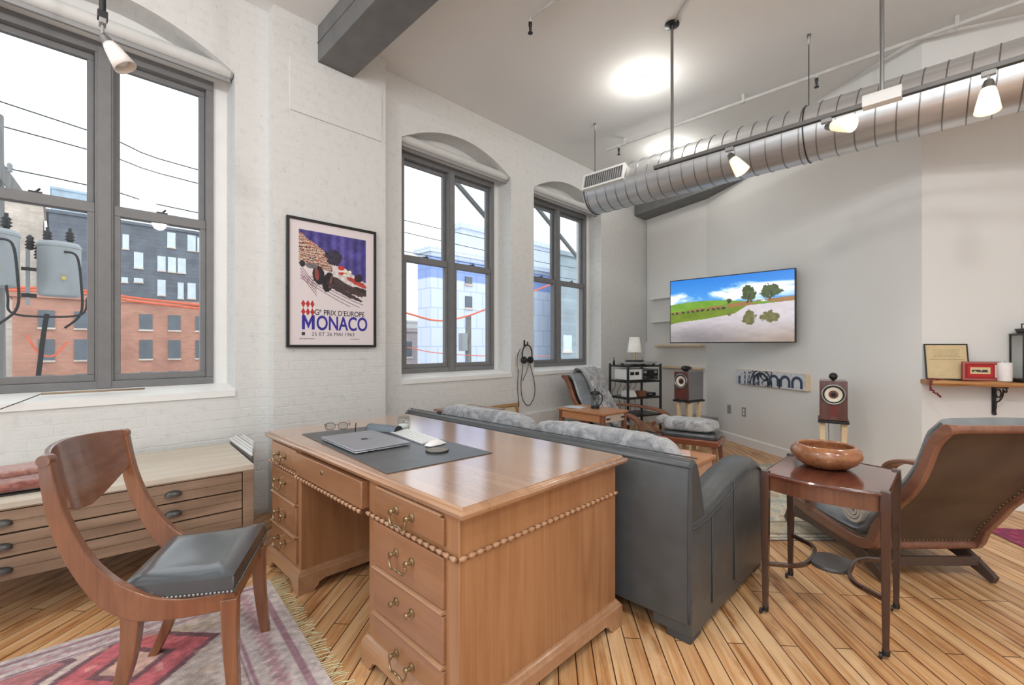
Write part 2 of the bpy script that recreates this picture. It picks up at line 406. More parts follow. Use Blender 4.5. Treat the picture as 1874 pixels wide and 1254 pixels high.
def mixc(c, m, rgb, hard=False):
    m = np.clip(m, 0, 1)[..., None]; return c*(1-m)+m*np.array(rgb)/255
def text(name, body, size, mat, parent, loc, rot=(PI/2, 0, 0), sx=1.0, bold=0, align='LEFT', space=1.0):
    cu = bpy.data.curves.new(name, 'FONT'); cu.body = body; cu.size = size; cu.extrude = .0004; cu.offset = bold; cu.align_x = align; cu.space_character = space
    cu.materials.append(mat); o = bpy.data.objects.new(name, cu); COL.objects.link(o); o.parent = parent
    bpy.context.view_layer.update()
    me = bpy.data.meshes.new_from_object(o.evaluated_get(bpy.context.evaluated_depsgraph_get())); bpy.data.objects.remove(o)
    o = bpy.data.objects.new(name, me); COL.objects.link(o); o.parent = parent
    o.location = loc; o.rotation_euler = rot; o.scale = (sx, 1, 1); return o

# ================================================================ THE SETTING
CEIL = 3.8
WINS = [(-.50, .904, -.40, .814, .214), (2.28, 3.75, 2.39, 3.665, 3.03), (4.15, 5.64, 4.22, 5.555, 4.885)]
SILL, SPR, RISE = .93, 3.24, .22
A0, A1, B1, C1 = (0, 6.98), (1.165, 6.59), (3.526, 4.95), (4.094, 5.19)
def build_wall_left():
    m = MB(); T = -.45; ys = [-3.2]
    for y0, y1, *_ in WINS:
        m.box(T, 0, ys[-1], y0, 0, CEIL)                       # pier
        m.box(T, 0, y0, y1, 0, SILL-.03)
        n = 16; L = []
        for k in range(n+1):
            t = k/n; y = y0+(y1-y0)*t; z = SPR+RISE*(1-(2*t-1)**2)
            L.append([(0, y, z), (0, y, CEIL), (T, y, CEIL), (T, y, z)])
        m.loft(L); ys.append(y1)
    m.box(T, 0, ys[-1], 7.2, 0, CEIL)
    m.box(-.02, .12, 1.125, 2.045, 0, CEIL)                    # chimney pier
    m.box(.10, .132, 1.24, 2.0, 3.06, 3.5)
    m.box(-.02, .05, 3.5, 6.98, 0, .44)                        # low plastered ledge
    return struct(m.build('wall_left', M_BRICK))
build_wall_left()
def wall(name, a, b, mat, th=.15, z1=CEIL, out=1):
    a, b = Vector(a), Vector(b); d = (b-a).normalized(); nr = Vector((-d.y, d.x))*out*th
    m = MB(); m.prism([tuple(a), tuple(b), tuple(b+nr), tuple(a+nr)], 0, z1, 'xy'); return struct(m.build(name, mat))
wall('wall_back', A0, A1, M_WALLR)
wall('wall_right', A1, B1, M_WALLR)
D1 = (B1[0]+(C1[0]-B1[0])*7, B1[1]+(C1[1]-B1[1])*7)
wall('wall_side', B1, D1, M_WALLR)
struct(MB().box(D1[0]-.02, D1[0]+.13, -3.2, D1[1]+.1, 0, CEIL).build('wall_rear', M_WALLR))
m = MB(); m.box(-.45, 7.7, -3.2, 7.3, -.12, 0); struct(m.build('floor', M_FLOOR))
m = MB(); m.box(-.45, 7.7, -3.2, 7.3, CEIL, CEIL+.2); struct(m.build('ceiling', M_CEIL))
def alongB(t, off=0, z=0):      # t metres along wall_right from its far corner, off metres into the room
    a, b = Vector(A1), Vector(B1); d = (b-a).normalized(); nr = Vector((d.y, -d.x)); p = a+d*t+nr*off
    return Vector((p.x, p.y, z))
def alongC(t, off=0, z=0):
    a, b = Vector(B1), Vector(C1); d = (b-a).normalized(); nr = Vector((d.y, -d.x)); p = a+d*t+nr*off
    return Vector((p.x, p.y, z))
RB = math.atan2(B1[1]-A1[1], B1[0]-A1[0]); RC = math.atan2(C1[1]-B1[1], C1[0]-B1[0]); RA = math.atan2(A1[1]-A0[1], A1[0]-A0[0])
def baseboard(name, f, L, h=.11):
    m = MB(); m.loft([[f(t, 0, 0), f(t, .018, 0), f(t, .018, h-.015), f(t, .006, h), f(t, 0, h)] for t in (0, L)])
    return struct(m.build(name, M_TRIMW))
baseboard('baseboard_right', alongB, 2.87); baseboard('baseboard_side', alongC, 3.5)

# beams
m = MB(); m.box(-.1, 6.2, 1.45, 1.745, 3.515, CEIL); m.box(.12, 6.2, 1.443, 1.46, 3.66, 3.668)
tag(m.build('ceiling_beam', M_BEAM, bevel=.006), 'dark grey painted ceiling beam above the framed poster', 'beam')
m = MB(); m.prism([(-.1, 6.64), (2.03, 6.0), (2.2, 6.5), (-.1, 7.0)], 3.39, 3.62, 'xy')
tag(m.build('ceiling_beam', M_BEAM, bevel=.006), 'dark grey beam at the back, under the round duct', 'beam')

# windows
def make_window(i, y0, y1, f0, f1, mu):
    t = thing(f'window_{i+1}', None, None, (-.25, (y0+y1)/2, 0)); t['kind'] = 'structure'
    oy = (y0+y1)/2; zb, zt, zm = .985, 3.22, 2.15
    L = lambda y: y-oy
    m = MB()
    rect(m, -.06, .05, L(f0), L(f1), zb, zt, .045, .045, .05, .07)
    m.box(-.058, .048, L(mu)-.045, L(mu)+.045, zb+.05, zt-.07)
    m.box(.0485, .056, L(mu)-.034, L(mu)+.034, zb+.004, zt-.004)
    m.build('window_frame', M_FRAME, t, bevel=.004)
    for a, b in ((f0+.045, mu-.045), (mu+.045, f1-.045)):
        for x, z0, z1, nm in ((-.04, zm-.03, zt-.07, 'upper_sash'), (0.0, zb+.05, zm+.035, 'lower_sash')):
            s_ = MB(); lo = nm == 'lower_sash'
            rect(s_, x, x+.035, L(a)+.0005, L(b)-.0005, z0+.0005, z1-.0005, .035, .035, .045 if lo else .05, .065 if lo else .04)
            so = s_.build(nm, M_FRAME, t, bevel=.003)
            g = MB(); g.box(x+.014, x+.02, L(a)+.03, L(b)-.03, z0+.04, z1-.035); g.build('glass', M_GLASS, so)
        k = MB(); c = L((a+b)/2); k.box(.0, .03, c-.03, c+.03, zm+.035, zm+.045); k.cyl((.02, c, zm+.04), (.02, c+.02, zm+.065), .006); k.build('sash_lock', M_DSTEEL, t)
    # white surround and sill
    m = MB(); m.box(-.03, .03, L(y0)-.0, L(f0), zb-.04, zt); m.box(-.03, .03, L(f1), L(y1), zb-.04, zt)
    n = 14; lp = []
    for k in range(n+1):
        q = k/n; y = y0+(y1-y0)*q; z = SPR+RISE*(1-(2*q-1)**2)
        lp.append([(.03, L(y), zt), (.03, L(y), z+.01), (-.03, L(y), z+.01), (-.03, L(y), zt)])
    m.loft(lp); m.build('casing', M_TRIMW, t)
    m = MB(); m.prism([(-.2, zb-.055), (.06, zb-.012), (.06, zb-.012), (.262, .945), (.262, .90), (-.2, .90)], L(y0)+.001, L(y1)-.001, 'xz') if False else m.loft([[(-.2, L(y), zb+.0), (.05, L(y), zb+.0), (.262, L(y), .945), (.262, L(y), .90), (-.2, L(y), .90)] for y in (y0, y1)])
    m.build('sill', M_TRIMW, t)
    return t
for i, wv in enumerate(WINS): make_window(i, *wv)
SHL = ['white rolled-up roller shade in the arch of the large window nearest the desk chair', 'white rolled-up roller shade in the arch of the window right of the poster', 'white rolled-up roller shade in the arch of the narrow-looking window behind the headphones']
for i, (y0, y1, *_) in enumerate(WINS):
    t = thing('roller_shade', SHL[i], 'window shade', (-.075, (y0+y1)/2, 3.265), 0, 'roller shades in the window arches')
    h = (y1-y0)/2-.012
    MB().cyl((0, -h, 0), (0, h, 0), .045, n=28).build('shade_roll', M_SHADE, t, smooth=True, auto=40)
    m = MB(); m.box(-.012, .012, -h, h, -.075, -.045); m.build('hem_bar', M_GREYP, t, bevel=.003)
    for s_ in (-1, 1): MB().box(-.05, .05, s_*h-.006, s_*h+.006, -.05, .05).build('end_bracket', M_GREYP, t, bevel=.003)

# ================================================================ OUTSIDE THE WINDOWS
m = MB(); m.box(-120, -2.0, -60, 90, -5.2, -5.0); struct(m.build('street_ground', plain('asphalt', (120, 122, 126), .9)))
M_RED = facade('red_brick_facade', (216, 158, 136), (196, 152, 134), .5, .16, .012)
M_DARKF = facade('dark_panel_facade', (124, 132, 142), (104, 112, 122), 1.6, .5, .02)
M_BEIGE = facade('beige_facade', (244, 228, 212), (220, 200, 186), 1.2, .3, .02)
M_BLUEG = facade('pale_blue_facade', (200, 220, 236), (184, 206, 226), 3, 3.2, .06)
M_WIN = plain('outside_pane_dark', (104, 112, 120), .3, var=.15, scale=1)
M_WINL = plain('outside_pane_light', (222, 234, 240), .3, var=.1, scale=1)
def building(name, label, x0, x1, y0, y1, z1, mat, wins=(), wm=None, fm=None, extra=None, z0=-5.0):
    t = thing(name, label, 'building', (x1, y0, z0))
    o = MB().box(x0-x1, 0, 0, y1-y0, 0, z1-z0).build('wall', mat, t)
    MB().box(x0-x1-.2, .2, -.2, y1-y0+.2, z1-z0, z1-z0+.35).build('roof_edge', fm or mat, t)
    for (a, b, c, d) in wins:
        f = MB(); f.box(0, .08, a-y0, b-y0, c-z0, d-z0); fo = f.build('window', wm or M_WIN, t)
        g = MB(); g.box(.0, .14, a-y0-.05, b-y0+.05, c-z0-.14, c-z0); g.build('window_sill', M_BEIGE, fo)
    return t
rows = []
for y in (-1.0, .93, 4.84, 6.78, 8.75, 10.8, 12.8):
    for a, b in ((2.68, 3.98), (.2, 1.8), (-2.4, -.9)): rows.append((y, y+.85, a, b))
building('brick_building', 'red brick row building with small dark windows, seen through the large window', -58, -45, -2.3, 15, 4.9, M_RED, rows)
dw = []
for px0, px1, py0, py1 in ((245, 262, 463, 490), (288, 303, 470, 495), (307, 322, 472, 497), (325, 340, 474, 499), (306, 321, 427, 452), (343, 358, 432, 458), (361, 371, 436, 460), (288, 303, 513, 540), (325, 336, 518, 546), (343, 358, 519, 546), (222, 234, 508, 516), (245, 262, 510, 516), (120, 132, 450, 476), (224, 236, 430, 455)):
    a, b = onx(px0, py1, -70), onx(px1, py0, -70); dw.append((a.y, b.y, a.z, b.z))
building('office_building', 'dark grey modern block with pale windows, standing behind the brick building', -90, -70, -.7, 17, 16.6, M_DARKF, dw, M_WINL)
building('glass_tower', 'pale blue tower rising behind the dark grey block', -110, -95, -.6, 6, 25.5, M_BLUEG, z0=-5)
bw = []
for z in (8.5, 11, 13.6):
    for y in (-9.5, -6.0): bw.append((y, y+2.4, z, z+1.3))
building('apartment_building', 'beige apartment block with wide windows, leftmost building behind the transformers', -84, -75, -12, -1.2, 18.3, M_BEIGE, bw, M_WINL)
# house-wrapped building seen through the two further windows
def wrap_mat():
    N = NT('blue_white_house_wrap'); t = N.n('ShaderNodeTexCoord'); sp = N.n('ShaderNodeSeparateXYZ'); N.l(t.outputs['Object'], sp.inputs[0])
    r = ramp(N, sp.outputs[2], [(0, lin((196, 208, 232))), (1, lin((196, 208, 232)))])
    mr = N.n('ShaderNodeMapRange'); N.l(sp.outputs[2], mr.inputs[0]); mr.inputs[1].default_value = 0; mr.inputs[2].default_value = 14.0
    r = ramp(N, mr.outputs[0], [(0, lin((232, 238, 248))), (.76, lin((230, 236, 248))), (.765, lin((158, 178, 232))), (.86, lin((164, 184, 236))), (.865, lin((236, 242, 250))), (1, lin((238, 244, 252)))])
    r.color_ramp.interpolation = 'LINEAR'; N.l(mr.outputs[0], r.inputs[0])
    b = N.n('ShaderNodeTexBrick'); cb = N.n('ShaderNodeCombineXYZ'); ad = N.n('ShaderNodeMath', operation='ADD'); N.l(sp.outputs[0], ad.inputs[0]); N.l(sp.outputs[1], ad.inputs[1]); N.l(ad.outputs[0], cb.inputs[0]); N.l(sp.outputs[2], cb.inputs[1])
    b.inputs['Scale'].default_value = 1; b.inputs['Brick Width'].default_value = 1.1; b.inputs['Row Height'].default_value = 1.25; b.inputs['Mortar Size'].default_value = .035
    b.inputs['Color1'].default_value = (1, 1, 1, 1); b.inputs['Color2'].default_value = (.93, .95, 1, 1); b.inputs['Mortar'].default_value = (.62, .7, .86, 1); N.l(cb.outputs[0], b.inputs['Vector'])
    mm = N.n('ShaderNodeMixRGB', blend_type='MULTIPLY'); mm.inputs[0].default_value = .8; N.l(r.outputs[0], mm.inputs[1]); N.l(b.outputs['Color'], mm.inputs[2])
    N.l(mm.outputs[0], N.p.inputs['Base Color']); N.p.inputs['Roughness'].default_value = .8; return N.m
bl = []
for px0, px1, py0, py1 in ((851, 863, 543, 563), (851, 863, 508, 519)):
    a, b = onx(px0, py1, -20), onx(px1, py0, -20); bl.append((a.y, b.y, a.z, b.z))
building('wrapped_building', 'unfinished building in blue and white house wrap, seen right of the poster', -21.5, -20, 16.7, 36, 7.3, wrap_mat(), bl)
building('penthouse', 'pale set-back storey on top of the wrapped building', -21.4, -20.4, 19.5, 30, 9.4, plain('pale_wrap', (222, 230, 242), .8), z0=7.66)
a = onx(1030, 660, -17); b = onx(1045, 603, -17)
building('blue_siding_building', 'slate blue sided building with one white-framed window, seen behind the headphones window', -17.6, -17, 26.2, 36, 8.0, facade('slate_blue_siding', (176, 190, 198), (156, 170, 180), 9, .3, .012), [(a.y, b.y, .9, 2.1)], M_WINL)
bb = []
for y in (10.5, 12.6, 14.6, 17): bb += [(y, y+1.0, .3, 1.9), (y, y+1.0, -2.4, -.8)]
building('row_house', 'low grey and red row houses far down the street, left of the wrapped building', -36, -32, 17, 26.4, 2.6, facade('grey_brick', (206, 192, 190), (186, 170, 168), .6, .2, .02), [(y+8, y+9, .3, 1.7) for y in (10, 12, 14)])
building('distant_building', 'pale flat-roofed building on the skyline left of the wrapped building', -75, -60, 28, 47, 5.2, plain('pale_concrete', (206, 206, 206), .8))
# utility pole with transformers
M_POLE = wood('weathered_pole', (98, 96, 96), (146, 144, 142), 'z', .8, 10)
M_CAN = plain('transformer_grey', (156, 160, 162), .5, var=.05)
t = thing('utility_pole', 'weathered wooden utility pole with a crossarm, outside the large window', 'utility pole', (-4.95, -.60, -5))
MB().cyl((0, 0, 0), (0, 0, 9.2), .17, .12, 20).build('pole', M_POLE, t, smooth=True, auto=40)
MB().bar((.16, -.22, 9.05), (.16, .24, 8.22), .1, .12).build('crossarm', M_POLE, t, bevel=.01)
MB().bar((.12, .0, 8.0), (.16, .08, 8.6), .03, .03).build('brace', M_DSTEEL, t)
for q in (0, 1): MB().lathe([(.01, 0), (.03, .01), (.02, .04), (.035, .05), (.02, .08), (.03, .09), (.01, .12)], (.2, -.12+.3*q, 8.95-.5*q), 10).build('insulator', M_CAN, t, smooth=True)
t = thing('fuse_cutout', 'dark steel bracket with insulators between the two grey transformers', 'switchgear', (-4.9, -.27, 1.9))
MB().box(-.03, .03, -.06, .08, .0, .05).build('lower_bracket', M_DSTEEL, t); MB().box(-.03, .03, -.06, .08, .35, .39).build('upper_bracket', M_DSTEEL, t); MB().box(-.02, .02, -.02, .02, -.1, .62).build('bracket_bar', M_CAN, t)
for q, (y, z) in enumerate(((-.12, .5), (.02, .62), (.10, .50))): MB().lathe([(.01, 0), (.05, .02), (.03, .05), (.055, .06), (.03, .09), (.05, .10), (.03, .13), (.04, .16), (.01, .2)], (0, y, z), 12).build('insulator', M_DSTEEL, t, smooth=True)
def can(x, y, zb, zt, r, label):
    t = thing('transformer', label, 'transformer', (x, y, zb), 0, 'pole transformers outside the large window')
    h = zt-zb
    MB().lathe([(0, 0), (r*.9, 0), (r, .03), (r, h-.03), (r*1.04, h-.03), (r*1.04, h), (r*.9, h+.04), (0, h+.06)], (0, 0, 0), 32).build('tank', M_CAN, t, smooth=True, auto=35)
    for a, q in ((-.11, .05), (.1, -.02)):
        b = MB(); b.lathe([(.03, 0), (.03, .03), (.055, .05), (.03, .07), (.055, .09), (.03, .11), (.05, .13), (.02, .16), (.02, .2)], (a*.6, a, h+.04), 12); b.build('bushing', M_DSTEEL, t, smooth=True)
    MB().box(r-.01, r+.04, .02, .06, h*.3, h*.36).build('label_plate', plain('yellow_tag', (214, 190, 90), .6) if 'yellow_tag' not in MATS else MATS['yellow_tag'], t)
    MB().tube(smooth_path([(r, .05, h-.1), (r+.1, .16, h-.16), (r+.12, .2, h-.5), (r+.1, .2, h-.9), (r+.02, .05, h-1.1)]), .014, 8).build('lead_wire', M_RUBBER, t, smooth=True)
can(-4.8, .02, 1.93, 2.60, .21, 'grey cylindrical transformer with bushings, right of the utility pole')
can(-4.45, -.53, 1.98, 2.62, .21, 'grey cylindrical transformer cut off by the left edge of the photo')
# overhead lines
LWR = .009
LW = [((-6, -14, 6.4), (-6, -3, 5.05), (-6, .364, 4.659), (-6, 2.6, 4.43), (-6, 14, 4.5), (-6, 30, 5.6)), ((-6, -14, 5.6), (-6, -3, 4.6), (-6, .364, 4.357), (-6, 2.6, 4.18), (-6, 14, 4.1), (-6, 30, 5.2)), ((-6, -14, 4.8), (-6, -3, 3.95), (-6, .364, 3.797), (-6, 2.6, 3.66), (-6, 14, 3.7), (-6, 30, 4.8))]
for q, pts in enumerate(LW):
    tag(MB().tube(smooth_path(list(pts)), LWR, 6).build('power_line', M_DSTEEL, smooth=True), ['topmost thin power line crossing the large window', 'middle thin power line crossing the large window', 'lowest thin power line crossing the upper sashes of the large window'][q], 'power line', 'power lines outside the large window')
M_OR = plain('orange_line_cover', (226, 110, 80), .6)
def line(name, label, cat, p, r, mat, grp=None): return tag(MB().tube(smooth_path([Vector(x) for x in p]), r, 6).build(name, mat, smooth=True), label, cat, grp)
G = 'orange covered lines outside'
line('covered_line', 'orange insulated line in front of the brick building roof, upper of two', 'power line', [onx(-300, 520, -9), onx(60, 527, -9), onx(160, 533, -9), onx(250, 546, -9), onx(390, 562, -9), onx(620, 592, -9)], .03, M_OR, G)
line('covered_line', 'orange insulated line in front of the brick building roof, lower of two', 'power line', [onx(-300, 526, -9.4), onx(60, 532, -9.4), onx(160, 538, -9.4), onx(250, 552, -9.4), onx(390, 568, -9.4), onx(620, 596, -9.4)], .03, M_OR, G)
line('covered_line', 'orange line rising to the right across the wrapped building', 'power line', [onx(620, 540, -12), onx(740, 572, -12), onx(800, 587, -12), onx(850, 580, -12), onx(900, 562, -12), onx(1010, 520, -12)], .04, M_OR, G)
line('covered_line', 'thin orange line low across the window right of the poster', 'power line', [onx(620, 618, -12), onx(735, 634, -12), onx(800, 646, -12), onx(900, 652, -12), onx(1010, 652, -12)], .02, M_OR, G)
line('cable_loop', 'black cable loop hanging below the grey transformers', 'cable', [onx(5, 470, -4.3), onx(14, 540, -4.3), onx(22, 573, -4.3), onx(90, 580, -4.3), onx(150, 575, -4.3), onx(160, 545, -4.3)], .014, M_RUBBER)
line('cable_bundle', 'thick black cable dropping past the brick building', 'cable', [onx(86, 575, -4.6), onx(80, 610, -4.6), onx(70, 690, -4.6), onx(60, 760, -4.6)], .028, M_RUBBER)
line('guy_strap', 'short orange strap with white clamp beside the utility pole', 'strap', [onx(48, 612, -4.6), onx(62, 636, -4.6), onx(78, 650, -4.6), onx(100, 650, -4.6), onx(124, 625, -4.6)], .014, M_OR)
t = thing('utility_pole', 'grey street pole with metal boxes in front of the wrapped building', 'utility pole', (-16, onx(857, 600, -16).y, -5))
MB().cyl((0, 0, 0), (0, 0, 8.0), .2, .17, 14).build('pole', M_POLE, t, smooth=True, auto=40)
for z in (6.0, 3.6): MB().box(-.2, .2, -.55, -.2, z, z+1.0).build('meter_box', M_CAN, t, bevel=.02)
for q, (p0, p1) in enumerate((((831, 330), (900, 410)), ((965, 358), (1064, 480)))):
    a, b = onx(*p0, -1.3), onx(*p1, -1.3)
    tag(MB().bar(a, b, .05, .05).build('diagonal_brace', M_FRAME), ['grey diagonal steel brace crossing the upper right sash right of the poster', 'grey diagonal steel brace crossing the sashes behind the headphones window'][q], 'brace', 'steel braces outside the windows')

# ================================================================ PARTNERS DESK
def bail_pull(parent, x, z, y, w=.10, bail=True, knob_only=False):
    """brass drawer pull: two rosettes with posts and a drop bail"""
    p = MB()
    for s_ in (-1, 1):
        p.lathe([(0, 0), (.014, 0), (.016, .003), (.008, .007), (.006, .02), (.011, .024), (.009, .03), (0, .032)], (x+s_*w/2, y, z), 12, (0, -1, 0))
    if bail:
        r = w/2
        pts = smooth_path([(x-r, y-.026, z), (x-r-.002, y-.028, z-.022), (x-r*.72, y-.03, z-.040), (x-r*.25, y-.03, z-.034), (x, y-.03, z-.037), (x+r*.25, y-.03, z-.034), (x+r*.72, y-.03, z-.040), (x+r+.002, y-.028, z-.022), (x+r, y-.026, z)], 4)
        p.tube(pts, .0042, 8)
    return p.build('drawer_pull', M_BRASS, parent, smooth=True, auto=50)
def rope(parent, p0, p1, name='rope_moulding'):
    """carved rope edge: bead band with dark leaf cuts"""
    p0, p1 = Vector(p0), Vector(p1); L = (p1-p0).length; d = (p1-p0).normalized(); n = int(L/.034)
    m = MB(); m.tube([p0, p1], .0060, 10)
    for k in range(n):
        c = p0+d*(L*(k+.5)/n)
        m.mi = 0; m.tube([c-d*.009, c-d*.004, c+d*.004, c+d*.009], [.0066, .0084, .0084, .0066], 10)
        m.mi = 1; m.tube([c+d*.0125, c+d*.0135], [.0072, .0072], 8); m.tube([c+d*.0165, c+d*.0172], [.0072, .0072], 8); m.tube([c+d*.0195, c+d*.0202], [.0072, .0072], 8)
    return m.build(name, [M_CARVE_L, M_CARVE_D], parent, smooth=True, auto=60)
def make_desk():
    t = thing('partners_desk', 'large cherry pedestal desk with brass pulls and carved rope moulding in the foreground', 'desk', (1.75, 1.32, 0))
    ox, oy = 1.75, 1.32
    X = lambda x: x-ox
    Y = lambda y: y-oy
    # top: moulded slab
    m = MB(); x0, x1, y0, y1 = X(.855), X(2.668), Y(.845), Y(1.80)
    prof = [(0.030, .728), (.010, .733), (.002, .742), (0, .752), (.006, .759), (.014, .761), (.018, .764), (.020, .770)]
    m.loft([[(x0+i, y0+i, z), (x1-i, y0+i, z), (x1-i, y1-i, z), (x0+i, y1-i, z)] for i, z in prof])
    m.build('desk_top', M_CHERRYX, t, smooth=True, auto=40)
    # frieze and two pedestals
    m = MB(); m.box(X(.90), X(1.34), Y(.872), Y(1.77), .09, .728); m.box(X(2.052), X(2.592+.03), Y(.872), Y(1.77), .09, .728)
    m.box(X(1.34), X(2.052), Y(.89), Y(1.77), .60, .728)
    m.build('carcass', M_CHERRY, t, bevel=.003)
    for a, b, nm in ((.90, 1.34, 0), (2.052, 2.622, 1)):
        # plinth with bracket feet
        m = MB(); e = .022
        i0 = Y(.872)-e; i1 = Y(1.77)+e
        m.loft([[(X(a)-q, Y(.872)-q, z), (X(b)+q, Y(.872)-q, z), (X(b)+q, Y(1.77)+q, z), (X(a)-q, Y(1.77)+q, z)] for q, z in ((e, .085), (e, .092), (.016, .098), (.012, .108), (.006, .112), (.004, .118))])
        fw = .085; hgt = .085
        def apron(L0, L1):
            pts = [(L0, 0), (L0+fw*.7, 0), (L0+fw*.8, .012), (L0+fw*.95, .022), (L0+fw*1.0, .036), (L0+fw*1.35, .048), (L1-fw*1.35, .048), (L1-fw*1.0, .036), (L1-fw*.95, .022), (L1-fw*.8, .012), (L1-fw*.7, 0), (L1, 0), (L1, hgt), (L0, hgt)]
            return pts
        def quads(pl, c0, c1, plane):    # convex pieces of the apron
            P = pl; n = 6
            for k in range(n-1):
                a0, a1 = P[k], P[k+1]; m.prism([a0, a1, (a1[0], hgt), (a0[0], hgt)] if a1[0] > a0[0]+1e-5 else [a0, a1, (a0[0], hgt)], c0, c1, plane)
                b0, b1 = P[11-k], P[10-k]; m.prism([b1, b0, (b0[0], hgt), (b1[0], hgt)], c0, c1, plane)
            m.prism([P[5], P[6], (P[6][0], hgt), (P[5][0], hgt)], c0, c1, plane)
        quads(apron(X(a)-e, X(b)+e), i0, i0+.02, 'xz'); quads(apron(X(a)-e, X(b)+e), i1-.02, i1, 'xz')
        quads(apron(i0+.0205, i1-.0205), X(a)-e, X(a)-e+.02, 'yz'); quads(apron(i0+.0205, i1-.0205), X(b)+e-.02, X(b)+e, 'yz')
        m.build('plinth', M_CHERRYM, t)
        for fx in (X(a)+.015, X(b)-.015):
            for fy in (Y(.872)+.02, Y(1.77)-.02):
                MB().cyl((fx, fy-.008, .018), (fx, fy+.008, .018), .018, n=14).build('caster', M_BLACK, t, smooth=True, auto=40)
    # drawers: (x0, x1, z0, z1, pull xs, pull z)
    fy = Y(.872)
    rows = [(.135, .262, .205, True), (.285, .428, .352, True), (.45, .585, .528, True), (.622, .722, .668, True)]
    for (a, b, c) in ((.940, 1.305, 1.10), (2.112, 2.556, 2.326)):
        rr = rows if a < 1 else [(.125, .222, .150, True), (.245, .398, .337, False), (.42, .585, .514, True), (.622, .712, .668, True)]
        for k, (z0, z1, zp, bail) in enumerate(rr):
            d = MB(); d.box(X(a), X(b), fy-.012, fy+.02, z0, z1)
            do = d.build('drawer', M_CHERRYF, t, bevel=.003)
            bail_pull(do, X(c), zp, fy-.012, .10 if a > 2 else .1, bail)
            if k < 3:
                r = MB(); zz = z1+.002
                r.loft([[(xx, fy, zz+.004), (xx, fy-.020, zz+.006), (xx, fy-.023, zz+.010), (xx, fy-.020, zz+.014), (xx, fy-.010, zz+.017), (xx, fy, zz+.018)] for xx in (X(a), X(b))])
                if k < 2: r.build('drawer_rail', M_CHERRYM, t, smooth=True, auto=35)
                else: r.bm.free()
    MB().box(X(2.13), X(2.545), fy-.016, fy+.01, .7145, .7245).build('writing_slide', M_CARVE_L, t, bevel=.002)
    kd = MB(); kd.box(X(1.345), X(2.04), Y(.845), Y(.89), .612, .722); ko = kd.build('knee_drawer', M_CHERRYF, t, bevel=.004)
    MB().lathe([(0, 0), (.012, 0), (.012, .002), (.008, .004), (0, .004)], (X(1.66), Y(.845), .685), 16, (0, -1, 0)).build('keyhole', M_BRASS, ko, smooth=True)
    rope(t, (X(.895), Y(.862), .600), (X(1.34), Y(.862), .600)); rope(t, (X(1.345), Y(.842), .604), (X(2.045), Y(.842), .604)); rope(t, (X(2.052), Y(.862), .600), (X(2.626), Y(.862), .600))
    rope(t, (X(2.626), Y(.866), .600), (X(2.626), Y(1.775), .600)); rope(t, (X(.895), Y(.866), .600), (X(.895), Y(1.775), .600))
    return t
t_ = MATS['cherry_top'].node_tree.nodes['Principled BSDF']; t_.inputs['Coat Weight'].default_value = 1; t_.inputs['Coat IOR'].default_value = 1.75; t_.inputs['Coat Roughness'].default_value = .16
make_desk()
DT = .770
# desk pad
m = MB(); m.prism([(1.13, .955), (2.165, .885), (2.207, 1.400), (1.19, 1.425)], DT+.0005, DT+.004, 'xy')
tag(m.build('desk_pad', M_PAD, bevel=.001), 'large charcoal leather pad lying on the cherry desk', 'desk pad')
Z = DT+.0045
def make_laptop():
    c = Vector((1.60, 1.085, Z)); t = thing('laptop', 'closed silver laptop with dark emblem on its lid, on the desk pad', 'laptop', c, math.radians(-3))
    m = MB(); m.box(-.212, .212, -.14, .14, .003, .011); m.build('base', M_ALU, t, bevel=.004, seg=3)
    m = MB(); m.box(-.212, .212, -.14, .14, .0115, .019); lid = m.build('lid', M_ALU, t, bevel=.003, seg=3)
    # bitten fruit emblem
    pts = []
    for k in range(26):
        a = 2*PI*k/26; r = .021*(1+.1*math.cos(2*a)-.10*math.exp(-((a-PI/2)/.35)**2)-.06*math.exp(-((a-3*PI/2)/.3)**2))
        x, y = r*math.cos(a), r*math.sin(a)*.98
        d = math.hypot(x-.026, y-.003)
        if d < .011: x, y = .026+(x-.026)*.011/d-.0, .003+(y-.003)*.011/d; x = min(x, .016)
        pts.append((x, y))
    e = MB(); e.bm.faces.new([e.bm.verts.new((p[0], p[1], .0194)) for p in pts]); e.loft([[(.002, .023, .0193), (.008, .026, .0193), (.010, .033, .0193), (.004, .030, .0193)], [(.002, .023, .0196), (.008, .026, .0196), (.010, .033, .0196), (.004, .030, .0196)]])
    e.build('emblem', M_DSTEEL, lid)
    for x in (-.19, .19):
        for y in (-.11, .11): MB().cyl((x, y, 0), (x, y, .004), .009, n=12).build('foot', M_BLACK, t)
    p = MB(); 
    for q in (0, 1, 2): p.box(.2115, .2126, -.11+.03*q, -.095+.03*q, .005, .008)
    p.build('ports', M_BLACK, t)
make_laptop()
def make_keyboard():
    t = thing('keyboard', 'white slim wireless keyboard on the desk pad beside the laptop', 'keyboard', (1.655, 1.338, Z), math.radians(-7))
    m = MB(); m.loft([[(x, -.057, 0), (x, .057, 0), (x, .057, .011), (x, -.057, .004)] for x in (-.197, .197)]); m.build('case', M_ALU, t, bevel=.002)
    for r in range(6):
        y = -.045+.018*r; n = 14; wk = .376/n
        for k in range(n):
            if r == 0 and 4 <= k <= 8:
                if k > 4: continue
                x0, x1 = -.188+4*wk, -.188+9*wk
            else: x0, x1 = -.188+k*wk, -.188+(k+1)*wk
            z = .0045+(y+.057)/.114*.0068
            MB().box(x0+.0015, x1-.0015, y-.0075, y+.0075, z, z+.0022).build('key', M_WHITEP, t, bevel=.0006, seg=1)
make_keyboard()
t = thing('mouse', 'white low-profile computer mouse on the desk pad', 'mouse', (1.893, 1.305, Z), math.radians(8))
m = MB(); L = []
